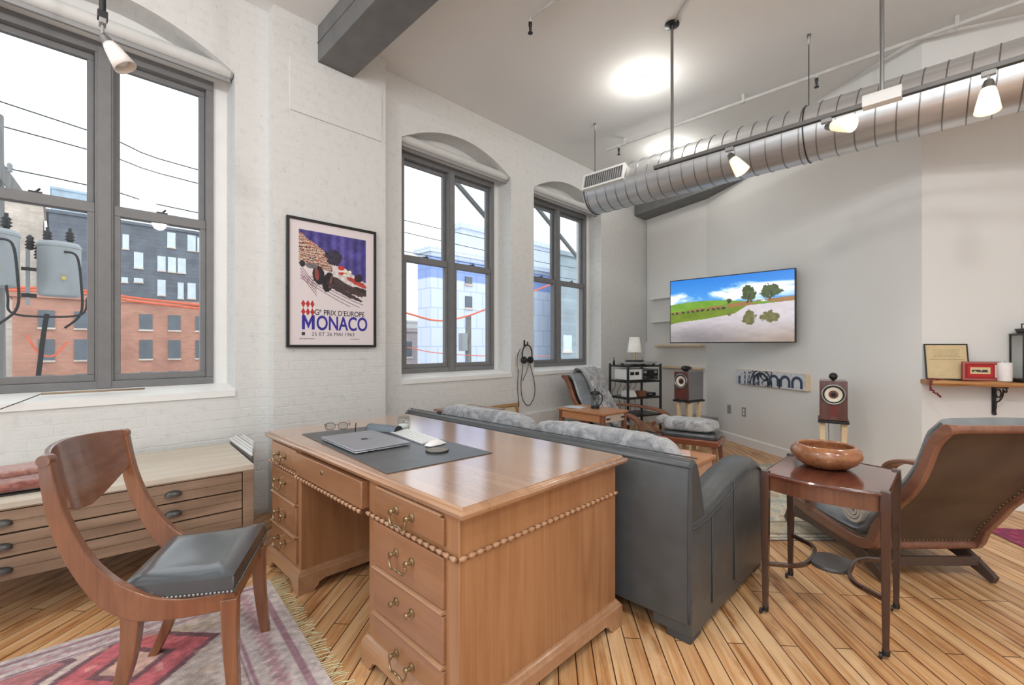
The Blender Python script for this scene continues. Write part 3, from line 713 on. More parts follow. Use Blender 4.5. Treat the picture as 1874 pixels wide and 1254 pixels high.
for k in range(9):
    u = -1+2*k/8; hw = .029*math.sqrt(max(.02, 1-u**2*.55*(1 if abs(u) < 1 else 1))); h = .019*(1-abs(u)**2.4)+.003
    L.append([(hw*math.cos(a), u*.057, .004+h*max(0, math.sin(a))) for a in [PI*q/10 for q in range(11)]])
m.loft(L); m.build('shell', M_WHITEP, t, smooth=True, auto=60)
MB().box(-.024, .024, -.045, .045, 0, .005).build('base', M_GREYP, t, bevel=.002)
t = thing('coaster', 'round grey felt coaster on the desk pad', 'coaster', (2.01, 1.232, Z))
MB().lathe([(0, 0), (.05, 0), (.052, .004), (.05, .008), (.046, .006), (0, .006)], n=32).build('disc', plain('coaster_felt', (128, 124, 120), .8), t, smooth=True, auto=40)
MB().lathe([(.05, .002), (.0535, .003), (.0535, .007), (.05, .0085)], n=32, caps=False).build('rim', M_DSTEEL, t, smooth=True)
def make_glasses():
    t = thing('eyeglasses', 'thin dark metal eyeglasses standing open on the desk', 'glasses', (1.20, 1.12, DT+.0045), math.radians(62))
    fr = MB()
    for s_ in (-1, 1):
        pts = [(s_*.034+.026*math.copysign(abs(math.cos(a))**.75, math.cos(a)), 0, .030+.019*math.copysign(abs(math.sin(a))**.75, math.sin(a))) for a in [2*PI*k/24 for k in range(24)]]
        fr.tube(pts, .0016, 6, closed=True)
    fr.tube(smooth_path([(-.008, 0, .036), (0, -.002, .041), (.008, 0, .036)]), .0015, 6); fr.build('frame', M_DSTEEL, t, smooth=True)
    for s_ in (-1, 1):
        MB().tube(smooth_path([(s_*.06, 0, .038), (s_*.066, .01, .038), (s_*.068, .07, .034), (s_*.066, .115, .026), (s_*.064, .142, .004)]), .0017, 6).build('temple', M_DSTEEL, t, smooth=True)
        MB().lathe([(0, -.0005), (.024, -.0005), (.024, .0005), (0, .0005)], (s_*.034, 0, .030), 20, (0, 1, 0)).build('lens', clear_glass('lens_glass') if 'lens_glass' not in MATS else MATS['lens_glass'], t)
make_glasses()
t = thing('desk_holder', 'blue-grey cylindrical tray bar holding small clear things, behind the laptop', 'desk organizer', (1.385, 1.315, Z), math.radians(20))
m = MB(); m.prism([(.035*math.cos(a)+0, .035*math.sin(a)+.002) for a in [PI*k/12 for k in range(13)]], -.10, .10, 'yz'); m.build('body', plain('blue_grey_plastic', (104, 114, 124), .4), t, smooth=True, auto=40)
for x in (-.1015, .1015): MB().prism([(.036*math.cos(a), .036*math.sin(a)+.001) for a in [PI*k/12 for k in range(13)]], x-.002, x+.002, 'yz').build('end_cap', M_DSTEEL, t)
t = thing('glass_jar', 'small clear glass jar behind the blue-grey holder on the desk', 'jar', (1.40, 1.435, DT+.001))
MB().lathe([(.0, 0), (.035, 0), (.037, .01), (.037, .06), (.03, .065), (.03, .075), (.033, .075), (.034, .062), (.0395, .055), (.0395, .008), (.036, -.0), (0, -.0)][:9], n=24, caps=False).build('body', clear_glass('jar_glass', (.86, .9, .9)), t, smooth=True)
MB().lathe([(0, .003), (.03, .003), (.032, .03), (.0, .035)], n=16).build('contents', plain('cotton', (226, 226, 224), .9, bmp=.004), t, smooth=True)
t = thing('pen', 'small upright pen between the glasses and the grey holder', 'pen', (1.285, 1.19, Z))
MB().tube([(0, 0, 0), (.002, .004, .05)], .003, 8).build('barrel', M_DSTEEL, t, smooth=True)

# ================================================================ KLISMOS DESK CHAIR
M_CH = wood('chair_walnut', (100, 60, 40), (146, 96, 66), 'z', .22, 9, coat=.6)
M_CHB = wood('chair_crest', (98, 62, 48), (140, 98, 78), 'x', .18, 7, coat=.8)
def make_chair():
    t = thing('desk_chair', 'walnut klismos chair with black leather seat, pulled up to the desk kneehole', 'chair', (1.745, .535, .006), math.radians(-28.0))
    # side rail + stile in one sweep, per side
    for s_ in (-1, 1):
        pts = smooth_path([(.0, .380, 0), (-.10, .375, 0), (-.19, .380, 0), (-.275, .402, 0), (-.348, .455, 0), (-.406, .535, 0), (-.452, .63, 0), (-.482, .72, 0), (-.500, .81, 0), (-.512, .90, 0)], 4)
        n = len(pts); L = []
        for i, p in enumerate(pts):
            q = i/(n-1); a, b = pts[max(i-1, 0)], pts[min(i+1, n-1)]; d = (b-a).normalized(); nr = Vector((-d.y, d.x, 0))
            hw = .036+(.010 if .25 < q < .5 else 0) if q < .5 else .036-(q-.5)*.034
            hw = .032+.012*math.exp(-((q-.38)/.14)**2)-max(0, q-.5)*.030
            x = s_*(.205+.020*min(1, q*1.6)); th = .016
            u, v = p+nr*hw, p-nr*hw
            L.append([(x-th, u.x, u.y), (x+th, u.x, u.y), (x+th, v.x, v.y), (x-th, v.x, v.y)])
        m = MB(); m.loft(L); m.build('stile', M_CH, t, bevel=.005, seg=3)
        MB().lathe([(0, -.018), (.018, -.018), (.02, 0), (.018, .018), (0, .018)], (s_*.227, -.512, .900), 16, (1, 0, 0)).build('scroll', M_CH, t, smooth=True, auto=50)
    m = MB(); m.box(-.2, .2, -.03, -.004, .345, .409); m.build('front_rail', M_CH, t, bevel=.004)
    m = MB(); m.box(-.2, .2, -.335, -.305, .37, .425); m.build('rear_rail', M_CH, t, bevel=.004)
    # crest tablet, bowed back
    m = MB(); n = 18; L = []
    for k in range(n+1):
        u = -1+2*k/n; x = u*.232; yb = -.507-.075*(1-u*u); zt = .915+.012*(1-u*u); zb = .80-.108*(1-abs(u)**2.3)-.005
        yl = yb+.045*(1-abs(u))+.022
        L.append([(x, yb-.008, zt), (x, yb+.010, zt+.002), (x, yl+.010, zb), (x, yl-.008, zb)])
    m.loft(L); m.build('crest_panel', M_CHB, t, bevel=.004, seg=3)
    # legs (sabre)
    for s_ in (-1, 1):
        for y0, y1, xo in ((-.018, .005, .0), (-.30, -.395, 0)):
            L = []
            for k in range(9):
                q = k/8; z = .385*(1-q); y = y0+(y1-y0)*q**2.1; w_ = .024-.008*q; x = s_*(.205+(.022 if y0 > -.1 else .0)*q**2-(0 if y0 > -.1 else .02*q))
                L.append([(x-w_, y-w_*1.1, z), (x+w_, y-w_*1.1, z), (x+w_, y+w_*1.1, z), (x-w_, y+w_*1.1, z)])
            MB().loft(L).build('leg', M_CH, t, bevel=.004)
    # leather seat: dished cushion
    m = MB(); nx, ny = 14, 14; rows_ = []
    def outline(u, v):   # u,v in -1..1
        hw = .240-.035*(1-v)/2*1.0; return u*hw, -.168+v*.168
    grid = []
    for j in range(ny+1):
        v = -1+2*j/ny; row = []
        for i in range(nx+1):
            u = -1+2*i/nx; x, y = outline(u, v); e = max(abs(u), abs(v)); z = .485-.012*(1-u*u)*(1-v*v)-.02*max(0, e-.8)/.2*(e > .8)+.012*(v > .5)*(v-.5)
            row.append(m.bm.verts.new((x, y, z)))
        grid.append(row)
    for j in range(ny):
        for i in range(nx): m._f([grid[j][i], grid[j][i+1], grid[j+1][i+1], grid[j+1][i]])
    border = [grid[0][i] for i in range(nx+1)]+[grid[j][nx] for j in range(1, ny+1)]+[grid[ny][i] for i in range(nx-1, -1, -1)]+[grid[j][0] for j in range(ny-1, 0, -1)]
    low = [m.bm.verts.new((v_.co.x*1.006, -.168+(v_.co.y+.168)*1.006, .412)) for v_ in border]; N_ = len(border)
    for k in range(N_): m._f([border[k], border[(k+1) % N_], low[(k+1) % N_], low[k]])
    m._f(low)
    seat = m.build('seat', M_LEATHER, t, smooth=True, auto=50)
    pi_ = MB(); 
    for s_ in (-1, 1): pi_.tube([(s_*.240, .0, .468), (s_*.242, .001, .412)], .003, 6)
    pi_.build('corner_piping', M_LEATHER, seat, smooth=True)
    nl = MB()
    def nail(x, y, d): nl.lathe([(.0058, 0), (.005, .0028), (.0028, .0042), (0, .0046)], (x, y, .418), 8, d)
    for k in range(37): nail(-.236+.472*k/36, .0015, (0, 1, 0))
    for s_ in (-1, 1):
        for k in range(27): 
            q = k/26; nail(s_*(.2420-.0355*q), -.004-.334*q, (s_, 0, 0))
    nl.build('nailhead_trim', M_STEEL, seat, smooth=True)
make_chair()

# ================================================================ FLAT FILE CHEST and things near it
M_CUP = plain('worn_iron', (80, 79, 78), .35, metal=.5, var=.2)
def make_chest():
    t = thing('flat_file_cabinet', 'long low weathered-oak flat file chest with cup pulls under the large window', 'cabinet', (.857, .791, 0), math.radians(86))
    # local x runs right (+) along the front to its right end at 0; local -y... built with the front at y=0, depth +y
    L, D, z0, z1 = 1.33, .76, .235, .585
    m = MB(); m.box(-L, 0, 0, D, z1-.03, z1); m.build('top', M_CHESTT, t, bevel=.003)
    m = MB(); m.box(-L+.055, -.055, .001, .02, z1-.036, z1-.03); m.box(-.055, 0, 0, .02, z0, z1-.03); m.box(-L, -L+.055, 0, .02, z0, z1-.03)
    m.box(-.03, 0, .02, D, z0, z1-.03); m.box(-L, -L+.03, .02, D, z0, z1-.03); m.box(-L+.03, -.03, D-.02, D, z0, z1-.03); m.box(-L+.03, -.03, .03, D-.02, z0, z0+.02)
    m.build('case', M_CHEST, t, bevel=.003)
    hh = (z1-.036-(z0+.006))/3
    for k in range(3):
        a = z0+.006+k*hh
        d = MB(); d.box(-L+.06, -.06, .004, .03, a+.004, a+hh*.5-.001); d.box(-L+.06, -.06, .007, .03, a+hh*.5-.001, a+hh*.5+.001); d.box(-L+.06, -.06, .004, .03, a+hh*.5+.001, a+hh-.004)
        do = d.build('drawer', M_CHEST, t, bevel=.001)
        for x in (-.37, -.965):
            p = MB(); LL = []; zc = a+hh*.5
            for q in range(13):
                a_ = PI*q/12; xx = x-.036*math.cos(a_); h = math.sin(a_)**.6
                LL.append([(xx, .003, zc-.012)]+[(xx, .003-.030*h*math.sin(b_)-.001, zc-.012+.034*h*(1-math.cos(b_))*1.0) for b_ in (1.57, 1.2, .9, .6, .3)][::1][:0]+[(xx, .003-.024*h*math.cos(b_), zc-.012+.027*h*math.sin(b_)) for b_ in (0, .35, .7, 1.05, 1.57)])
            p.loft(LL); p.build('cup_pull', M_CUP, do, smooth=True, auto=40)
    for x in (-.05, -L+.05):
        for y in (.12, D-.06): MB().box(x-.03, x+.03, y-.03, y+.03, 0, z0).build('leg', M_CHEST, t, bevel=.003)
make_chest()
t = thing('folded_textile', 'folded burgundy woven textile with fringe on top of the chest', 'textile', (.46, -.13, .586), math.radians(86))
M_BURG = velvet('burgundy_weave', (122, 62, 56), (172, 112, 98), 22)
MB().box(-.36, .30, -.22, .16, .0, .006).build('dark_mat', M_BLACK, t, bevel=.002)
MB().sell((-.02, -.05, .030), (.27, .15, .025), .35, 30, 10, wr=.03).build('folded_cloth', M_BURG, t, smooth=True)
MB().sell((.06, .03, .068), (.22, .10, .018), .35, 30, 10, Matrix.Rotation(.25, 3, 'Z'), wr=.05, seed=3).build('upper_fold', velvet('rose_weave', (160, 104, 94), (196, 150, 136), 26), t, smooth=True)
fr = MB()
for k in range(26):
    a = -.10+.011*k; fr.tube([(.10+.004*(k % 3), a*.6, .078), (.17+.01*(k % 4), a*.6+.01, .060), (.215, a*.6+.014, .045)], .0022, 5)
fr.build('fringe', plain('tan_fringe', (160, 132, 104), .9), t)
M_PANEL = plain('panel_grey', (112, 110, 108), .6)
# panels leaning against the chest end
for k in range(6):
    y = .856+.0115*k; h = .60+.006*(k % 3); x1 = .70-.065*k
    t = thing('framed_picture', ['thin white-edged framed panel leaning directly on the end of the oak chest', 'second white-edged panel out from the end of the oak chest', 'third white-edged panel out from the end of the oak chest', 'fourth white-edged panel out from the end of the oak chest', 'fifth white-edged panel from the chest, next to the outermost', 'outermost white-edged panel of those standing beside the oak chest'][k], 'framed panel', (.08, y+.004*k, 0), math.radians(-3), 'panels standing beside the oak chest')
    MB().box(0, x1-.08, -.0036, .0036, .0, h).build('panel', M_PANEL, t)
    MB().box(0, x1-.08, -.0045, .0045, h, h+.014).build('top_edge', M_TRIMW, t)

# ================================================================ SOFA
def make_sofa():
    X0, X1, Y0, Y1 = .72, 2.93, 1.865, 2.87
    t = thing('leather_sofa', 'large grey leather sofa standing back-to-back with the desk', 'sofa', ((X0+X1)/2, (Y0+Y1)/2, 0))
    hx, hy = (X1-X0)/2, (Y1-Y0)/2; b = -hy
    def Yl(y): return y-(Y0+Y1)/2
    # back with roll-over top
    prof = [(b, .075), (b-.004, .40), (b+.004, .72), (b+.012, .752), (b+.025, .770), (b+.05, .776), (b+.072, .760), (b+.095, .71), (b+.125, .62), (b+.16, .50), (b+.22, .30), (b+.22, .075)]
    m = MB(); L = []
    for x, k in ((-hx+.005, .988), (-hx+.016, 1), (hx-.016, 1), (hx-.005, .988)): L.append([(x, b+.11+(y-b-.11)*k, z*k if z > .1 else z) for y, z in prof])
    m.loft(L); m.build('backrest', M_SOFA, t, bevel=.012, seg=3)
    m = MB()
    for x in (-hx+.012, hx-.012): m.tube(smooth_path([(x, b-.003, .09), (x, b-.006, .4), (x, b+.002, .72), (x, b+.03, .775)], 4), .004, 6)
    m.tube([(-hx, b+.004, .748), (hx, b+.004, .748)], .004, 6); m.tube([(-hx, b+.052, .780), (hx, b+.052, .780)], .0035, 6)
    m.build('piping', M_SOFAD, t, smooth=True)
    for s_ in (-1, 1):
        # arm: low at the back, swelling to a rounded peak, dropping to the front
        pr_ = [(b+.003, .035), (b+.003, .545), (b+.1, .54), (b+.2, .548), (b+.34, .572), (b+.48, .602), (b+.62, .630), (b+.75, .645), (b+.86, .640), (b+.94, .605), (b+.985, .53), (b+1.0, .42), (b+1.0, .035)]
        m = MB(); xo = s_*hx; xi = s_*(hx-.175)
        L = []
        for x, k, dz in ((xo, .0, -.040), (xo-s_*.010, .0, -.018), (xo-s_*.03, 0, -.004), (xo-s_*.08, 0, .0), (xo-s_*.14, 0, -.006), (xi, 0, -.04)):
            L.append([(x, y, z+(dz if z > .2 else 0)) for y, z in pr_])
        m.loft(L if s_ < 0 else L[::-1]); m.build('arm', M_SOFA, t, smooth=True, auto=70)
        q = MB(); e = xo+s_*.003
        q.tube(smooth_path([(e, y, z-.05) for y, z in pr_[1:-1]], 3), .004, 6)
        q.tube([(e, b+.215, .10), (e, b+.215, .49)], .003, 6); q.tube([(e, b+.50, .10), (e, b+.50, .60)], .003, 6); q.build('seam', M_SOFAD, t, smooth=True)
        for y in (b+.06, hy-.09):
            MB().box(s_*(hx-.062)-.055, s_*(hx-.062)+.055, y-.055, y+.055, 0, .10).build('foot', M_SOFAD, t, bevel=.006)
    MB().box(-hx+.2, hx-.2, b+.1, hy-.06, .09, .28).build('seat_base', M_SOFA, t, bevel=.02, seg=3)
    w_ = (2*hx-.35)/2
    for q in (0, 1):
        cx_ = -hx+.175+w_*(q+.5)
        MB().sell((cx_, b+.58, .365), (w_/2-.004, .37, .095), .22, 36, 14, wr=.012, seed=q).build('seat_cushion', M_VELVET, t, smooth=True)
    return t
make_sofa()
def cushion(label, loc, r, rx, seed):
    t = thing('sofa_cushion', label, 'cushion', loc, 0, 'soft grey cushions along the sofa back')
    m = MB(); M_ = Matrix.Rotation(rx, 3, 'X')
    m.sell((0, 0, 0), r, .42, 44, 20, M_, wr=.028, seed=seed); o = m.build('cushion_body', M_VELVET, t, smooth=True); return t
cushion('grey velvet cushion at the far left end of the sofa back', (1.28, 2.17, .615), (.45, .105, .195), -.14, 1)
cushion('grey velvet cushion on the sofa back nearest the armrest, its rounded end hanging right', (2.255, 2.18, .60), (.475, .115, .200), -.14, 5)

# ================================================================ SIDE TABLE WITH BOWL
def make_side_table():
    cx, cy = 3.297, 2.575; t = thing('side_table', 'small mahogany side table on brass casters with bow-front top and curved stretchers', 'table', (cx, cy, 0))
    hx, hy, Z1 = .225, .235, .668
    # top, with bowed long edges
    P = []
    def side(a, b, bow, nrm):
        for k in range(12):
            q = k/12; x = a[0]+(b[0]-a[0])*q; y = a[1]+(b[1]-a[1])*q; s_ = bow*math.sin(PI*q); P.append((x+nrm[0]*s_, y+nrm[1]*s_))
    side((-hx, -hy), (hx, -hy), .045, (0, -1)); side((hx, -hy), (hx, hy), .0, (1, 0)); side((hx, hy), (-hx, hy), .045, (0, 1)); side((-hx, hy), (-hx, -hy), .0, (-1, 0))
    m = MB(); m.loft([[(x*k, y*k, z) for x, y in P] for k, z in ((.985, Z1-.016), (1.012, Z1-.013), (1.018, Z1-.006), (1.008, Z1), )]); top = m.build('table_top', M_MAHOGX, t, smooth=True, auto=35)
    m = MB(); m.loft([[(x*.955, y*.955, z) for x, y in P] for z in (.585, Z1-.016)]); m.build('apron', M_MAHOG, t, smooth=True, auto=35)
    m = MB(); m.tube([(x*1.0, y*1.0, Z1+.0005) for x, y in P], .0022, 5, closed=True); m.build('inlay_line', M_MAHOGD, top)
    for sx in (-1, 1):
        for sy in (-1, 1):
            x, y = sx*(hx-.006), sy*(hy-.006); L = []
            for z, w_ in ((.675, .016), (.60, .019), (.585, .017), (.3, .0145), (.055, .011), (.035, .012)):
                L.append([(x+a*w_, y+b_*w_, z) for a, b_ in ((-1, -1), (1, -1), (1, 1), (-1, 1))])
            lg = MB().loft(L).build('leg', M_MAHOGD, t, bevel=.002)
            c = MB(); c.lathe([(.0, .012), (.013, .014), (.014, .034), (.012, .04)], (x, y, 0), 12); c.bar((x, y, .03), (x-.012, y-.014, .016), .008, .008); c.cyl((x-.016-.005, y-.014, .013), (x-.016+.006, y-.014, .013), .013, n=14)
            c.build('caster', M_DSTEEL, lg, smooth=True, auto=50)
    zs = .235
    for sx in (-1, 1):
        pts = [(sx*(hx-.006), -hy+.006, zs), (sx*.170, -.196, zs), (sx*.118, -.160, zs), (sx*.086, -.105, zs), (sx*.076, -.04, zs), (sx*.076, .04, zs), (sx*.086, .105, zs), (sx*.118, .160, zs), (sx*.170, .196, zs), (sx*(hx-.006), hy-.006, zs)]
        pp = smooth_path(pts, 4); L = []
        for i, p in enumerate(pp):
            d = (pp[min(i+1, len(pp)-1)]-pp[max(i-1, 0)]).normalized(); nr = Vector((-d.y, d.x, 0))*.0085
            L.append([p-nr-Vector((0, 0, .009)), p+nr-Vector((0, 0, .009)), p+nr+Vector((0, 0, .009)), p-nr+Vector((0, 0, .009))])
        MB().loft(L).build('stretcher', M_MAHOGD, t, bevel=.002)
    m = MB(); el = []
    for k in range(36):
        a = 2*PI*k/36; x = .092*math.cos(a); y = .098*math.sin(a); x = max(-.068, min(.068, x)); el.append((x, y))
    m.loft([[(x, y, zs-.010) for x, y in el], [(x*1.03, y*1.03, zs) for x, y in el], [(x, y, zs+.008) for x, y in el]]); m.build('lower_shelf', plain('dark_oval_shelf', (70, 68, 68), .3, coat=.4), t, smooth=True, auto=35)
make_side_table()
m = MB(); m.lathe([(0, .0), (.075, .0), (.095, .006), (.128, .028), (.147, .055), (.150, .072), (.142, .092), (.124, .107), (.117, .110), (.110, .105), (.118, .090), (.126, .070), (.120, .050), (.095, .028), (.05, .018), (0, .016)], n=48)
o = m.build('wooden_bowl', M_BOWL, smooth=True, loc=(3.262, 2.655, .669)); tag(o, 'round polished wooden bowl on the small mahogany table', 'bowl')

# ================================================================ PLANTATION LOUNGE CHAIRS
M_LEATH2 = plain('grey_seat_leather', (122, 127, 132), .32, var=.12, scale=12, bmp=.002, coat=.5)
def make_lounge(label, loc, rz, frame, darkf, back_mat):
    t = thing('lounge_chair', label, 'armchair', loc, rz, None)
    hw = .29
    back = [(-.285, .180), (-.325, .27), (-.385, .355), (-.445, .445), (-.515, .525), (-.577, .615), (-.615, .70), (-.66, .81), (-.728, .890)]
    for s_ in (-1, 1):
        x0, x1 = s_*hw-.016, s_*hw+.016
        # side frame: curved back stile running into the seat rail
        pts = smooth_path([(0, .40, .195), (0, .20, .165), (0, -.05, .150), (0, -.20, .150)]+[(0, y, z) for y, z in back], 4)
        n = len(pts); hwv = [.032-.008*(i/(n-1)) for i in range(n)]
        MB().ribbon([(p.y, p.z) for p in pts], hwv, x0, x1).build('side_frame', frame, t, bevel=.005)
        MB().lathe([(0, -.02), (.022, -.02), (.024, 0), (.022, .02), (0, .02)], (s_*hw, -.735, .885), 16, (1, 0, 0)).build('scroll', frame, t, smooth=True, auto=50)
        # arched base: front and rear foot
        pts = smooth_path([(0, .47, .015), (0, .40, .10), (0, .26, .132), (0, .05, .130), (0, -.12, .12), (0, -.26, .075), (0, -.385, .018)], 5); n = len(pts)
        hv = [.022+.028*math.sin(PI*i/(n-1)) for i in range(n)]
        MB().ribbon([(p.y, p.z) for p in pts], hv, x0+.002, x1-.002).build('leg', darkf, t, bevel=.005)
        # arm with curled end
        pts = smooth_path([(0, -.50, .495), (0, -.36, .515), (0, -.18, .525), (0, .04, .52), (0, .21, .50), (0, .32, .44), (0, .345, .35), (0, .30, .275), (0, .21, .255), (0, .14, .30), (0, .15, .36)], 4); n = len(pts); L = []
        for i, p in enumerate(pts):
            d = pts[min(i+1, n-1)]-pts[max(i-1, 0)]; d.normalize(); nr = Vector((0, -d.z, d.y)); w_ = .030+.022*math.exp(-((i/(n-1)-.42)/.2)**2); h = .013
            xx = s_*(hw+.035)
            L.append([Vector((xx-w_, 0, 0))+p+nr*h, Vector((xx+w_, 0, 0))+p+nr*h, Vector((xx+w_, 0, 0))+p-nr*h, Vector((xx-w_, 0, 0))+p-nr*h])
        MB().loft(L).build('arm', frame, t, bevel=.006)
        MB().bar((s_*(hw+.012), .22, .262), (s_*(hw+.012), .20, .18), .028, .05).build('arm_post', frame, t, bevel=.004)
    MB().cyl((-hw, -.27, .165), (hw, -.27, .165), .027, n=20).build('rear_rail', frame, t, smooth=True, auto=40)
    MB().cyl((-hw, -.735, .885), (hw, -.735, .885), .019, n=20).build('top_rail', frame, t, smooth=True, auto=40)
    MB().box(-hw+.01, hw-.01, .37, .41, .165, .215).build('front_rail', frame, t, bevel=.006)
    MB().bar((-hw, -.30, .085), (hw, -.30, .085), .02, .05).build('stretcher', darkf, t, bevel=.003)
    # leather sling: back panel, front cushion
    pb = smooth_path([(0, y, z) for y, z in back], 4); L = []
    for p in pb: L.append([(-hw+.012, p.y, p.z), (hw-.012, p.y, p.z), (hw-.012, p.y+.012, p.z+.008), (-hw+.012, p.y+.012, p.z+.008)])
    bk = MB().loft(L).build('back_panel', back_mat, t, smooth=True, auto=50)
    nl = MB()
    for p in pb:
        for s_ in (-1, 1): nl.lathe([(.0055, 0), (.004, .003), (0, .0042)], (s_*(hw-.03), p.y-.001, p.z), 7, (0, -.8, -.6))
    for k in range(26):
        for p in (pb[1], pb[-2]): nl.lathe([(.0055, 0), (.004, .003), (0, .0042)], (-hw+.03+(2*hw-.06)*k/25, p.y-.001, p.z), 7, (0, -.8, -.6))
    nl.build('nailhead_trim', M_BRASS, bk, smooth=True)
    pc = smooth_path([(0, .40, .235), (0, .20, .205), (0, -.05, .195), (0, -.18, .215), (0, -.25, .30)]+[(0, y+.055, z+.030) for y, z in back[2:-1]]+[(0, -.665, .905)], 4); n = len(pc); L = []
    for i, p in enumerate(pc):
        d = pc[min(i+1, n-1)]-pc[max(i-1, 0)]; d.normalize(); nr = Vector((0, -d.z, d.y)); h = .036 if i < n-4 else .028
        lp = []
        for k in range(12):
            a = 2*PI*k/12; cx_ = math.copysign(abs(math.cos(a))**.35, math.cos(a)); sy_ = math.copysign(abs(math.sin(a))**.8, math.sin(a))
            lp.append(Vector((cx_*(hw-.018), 0, 0))+p+nr*sy_*h)
        L.append(lp)
    MB().loft(L).build('seat_cushion', M_LEATH2, t, smooth=True, auto=60)
    return t
def camroom(xc, yc): return (3.71+xc*_c-yc*_s, xc*_s+yc*_c)
lx, ly = camroom(2.27, 2.755)
make_lounge('low lounge chair seen from behind, brown leather back edged with brass nails', (lx, ly, 0), HEAD, M_PINK, plain('shaded_leg_wood', (82, 66, 58), .5), M_BROWNL)  # shade on legs and stretcher put into a darker frame colour
M_REDW = wood('red_brown_wood', (104, 62, 44), (150, 98, 72), 'y', .3, 10, coat=.3)
l2 = make_lounge('lounge chair with curled wooden arms and grey throw, standing under the far window', (1.0, 4.70, 0), math.radians(-90), M_REDW, M_REDW, M_BROWNL)
# rolled blanket on the near chair
def roll(label, loc, rz, L_, r, mat, name='rolled_blanket'):
    t = thing(name, label, 'blanket', loc, rz)
    m = MB(); pts = []; turns = 3.2; n = 110
    for k in range(n+1):
        a = turns*2*PI*k/n; rr = .012+(r-.012)*k/n; pts.append((rr*math.cos(a), rr*math.sin(a)))
    th = (r-.012)/turns*.36; L = []
    for x in [-L_/2+L_*q/6 for q in range(7)]:
        outer = [(x, p[0]*(1+th/max(.02, math.hypot(*p))), p[1]*(1+th/max(.02, math.hypot(*p)))) for p in pts]; inner = [(x, p[0]*(1-th/max(.03, math.hypot(*p))), p[1]*(1-th/max(.03, math.hypot(*p)))) for p in pts]
        L.append(outer+inner[::-1])
    m.loft(L); return m.build('roll', mat, t, smooth=True, auto=60)
M_KNIT = plain('cream_knit', (206, 200, 190), .95, var=.12, scale=60, bmp=.004)
roll('cream knitted blanket rolled up on the seat of the near lounge chair', (camroom(2.22, 2.62)[0], camroom(2.22, 2.62)[1], .315), HEAD, .46, .082, M_KNIT)
# throw over far chair's back
t = thing('throw_blanket', 'light grey throw draped over the back of the far lounge chair', 'blanket', (1.0, 4.70, 0), math.radians(-90))
L = []
pc = smooth_path([(0, -.80, .74), (0, -.80, .84), (0, -.775, .925), (0, -.72, .955), (0, -.635, .92), (0, -.545, .79), (0, -.50, .68), (0, -.43, .57), (0, -.35, .46), (0, -.26, .36), (0, -.16, .275)], 5)
for i, p in enumerate(pc):
    lp = []; q = i/(len(pc)-1)
    for k in range(25):
        u = k/24; x = -.285+.33*u+.05*math.sin(q*4)*(u-.5); fo = .012*math.sin(u*26+q*3)+.006*math.sin(u*50)
        lp.append((x, p.y+.022+fo*.5, p.z+.025+fo))
    L.append(lp+[(a, b_-.012, c-.012) for a, b_, c in lp[::-1]])
MB().loft(L).build('cloth', M_THROW, t, smooth=True, auto=60)

# ================================================================ END TABLE, COFFEE TABLE, STOOL, CORNER TABLE
def make_end_table():
    t = thing('end_table', 'honey-coloured wooden end table with inlaid top and two-pull drawer, behind the sofa', 'table', (.985, 3.975, 0), math.radians(-5))
    hx, hy, z = .31, .21, .60
    m = MB(); m.box(-hx, hx, -hy, hy, z-.022, z); top = m.build('table_top', M_ORANGE, t, bevel=.004)
    il = MB()
    for k in range(8): il.box(-hx+.03+.025*k, -hx+.045+.025*k, -hy+.03, -hy+.15, z, z+.0008)
    il.build('leaf_inlay', M_MAHOG, top)
    for sx in (-1, 1):
        for sy in (-1, 1): MB().box(sx*(hx-.035)-.022, sx*(hx-.035)+.022, sy*(hy-.035)-.022, sy*(hy-.035)+.022, 0, z-.022).build('leg', M_REDW, t, bevel=.003)
    m = MB(); m.box(-hx+.05, hx-.05, -hy+.02, -hy+.04, z-.10, z-.022); m.box(-hx+.05, hx-.05, hy-.04, hy-.02, z-.10, z-.022); m.box(-hx+.02, -hx+.04, -hy+.05, hy-.05, z-.10, z-.022); m.build('apron', M_ORANGE, t)
    d = MB(); d.box(hx-.035, hx-.014, -hy+.06, hy-.06, z-.10, z-.026); do = d.build('drawer', plain('pale_drawer_front', (206, 186, 172), .4), t, bevel=.003)
    for y in (-.12, .12): MB().box(hx-.014, hx+.0, y-.025, y+.025, z-.068, z-.055).build('drawer_pull', M_BLACK, do, bevel=.002)
make_end_table()
t = thing('magazine', 'pale open magazine lying on the corner of the wooden end table', 'magazine', (.80, 3.93, .6005), .1)
MB().box(-.10, .10, -.07, .07, 0, .006).build('pages', plain('paper', (222, 222, 218), .7), t, bevel=.001)
MB().box(-.101, .101, -.072, .072, .006, .0072).build('cover', plain('magazine_cover', (196, 206, 210), .5, var=.2, scale=20), t)
t = thing('french_press', 'glass and black coffee press standing on the wooden end table', 'coffee press', (.99, 4.02, .6005))
MB().lathe([(0, 0), (.045, 0), (.045, .02), (.042, .022), (.042, .025)], n=20).build('base', M_BLACK, t, smooth=True, auto=40)
MB().lathe([(.042, .02), (.042, .155), (.0405, .155), (.0405, .02)], n=24, caps=False).build('beaker', clear_glass('press_glass', (.8, .84, .84)), t, smooth=True)
MB().lathe([(.05, .15), (.052, .165), (.046, .178), (.01, .184), (.006, .20), (.012, .208), (0, .214)], n=20).build('lid', M_BLACK, t, smooth=True, auto=50)
MB().tube(smooth_path([(.05, 0, .155), (.085, 0, .15), (.088, 0, .08), (.05, 0, .03)], 4), .006, 8).build('handle', M_BLACK, t, smooth=True)
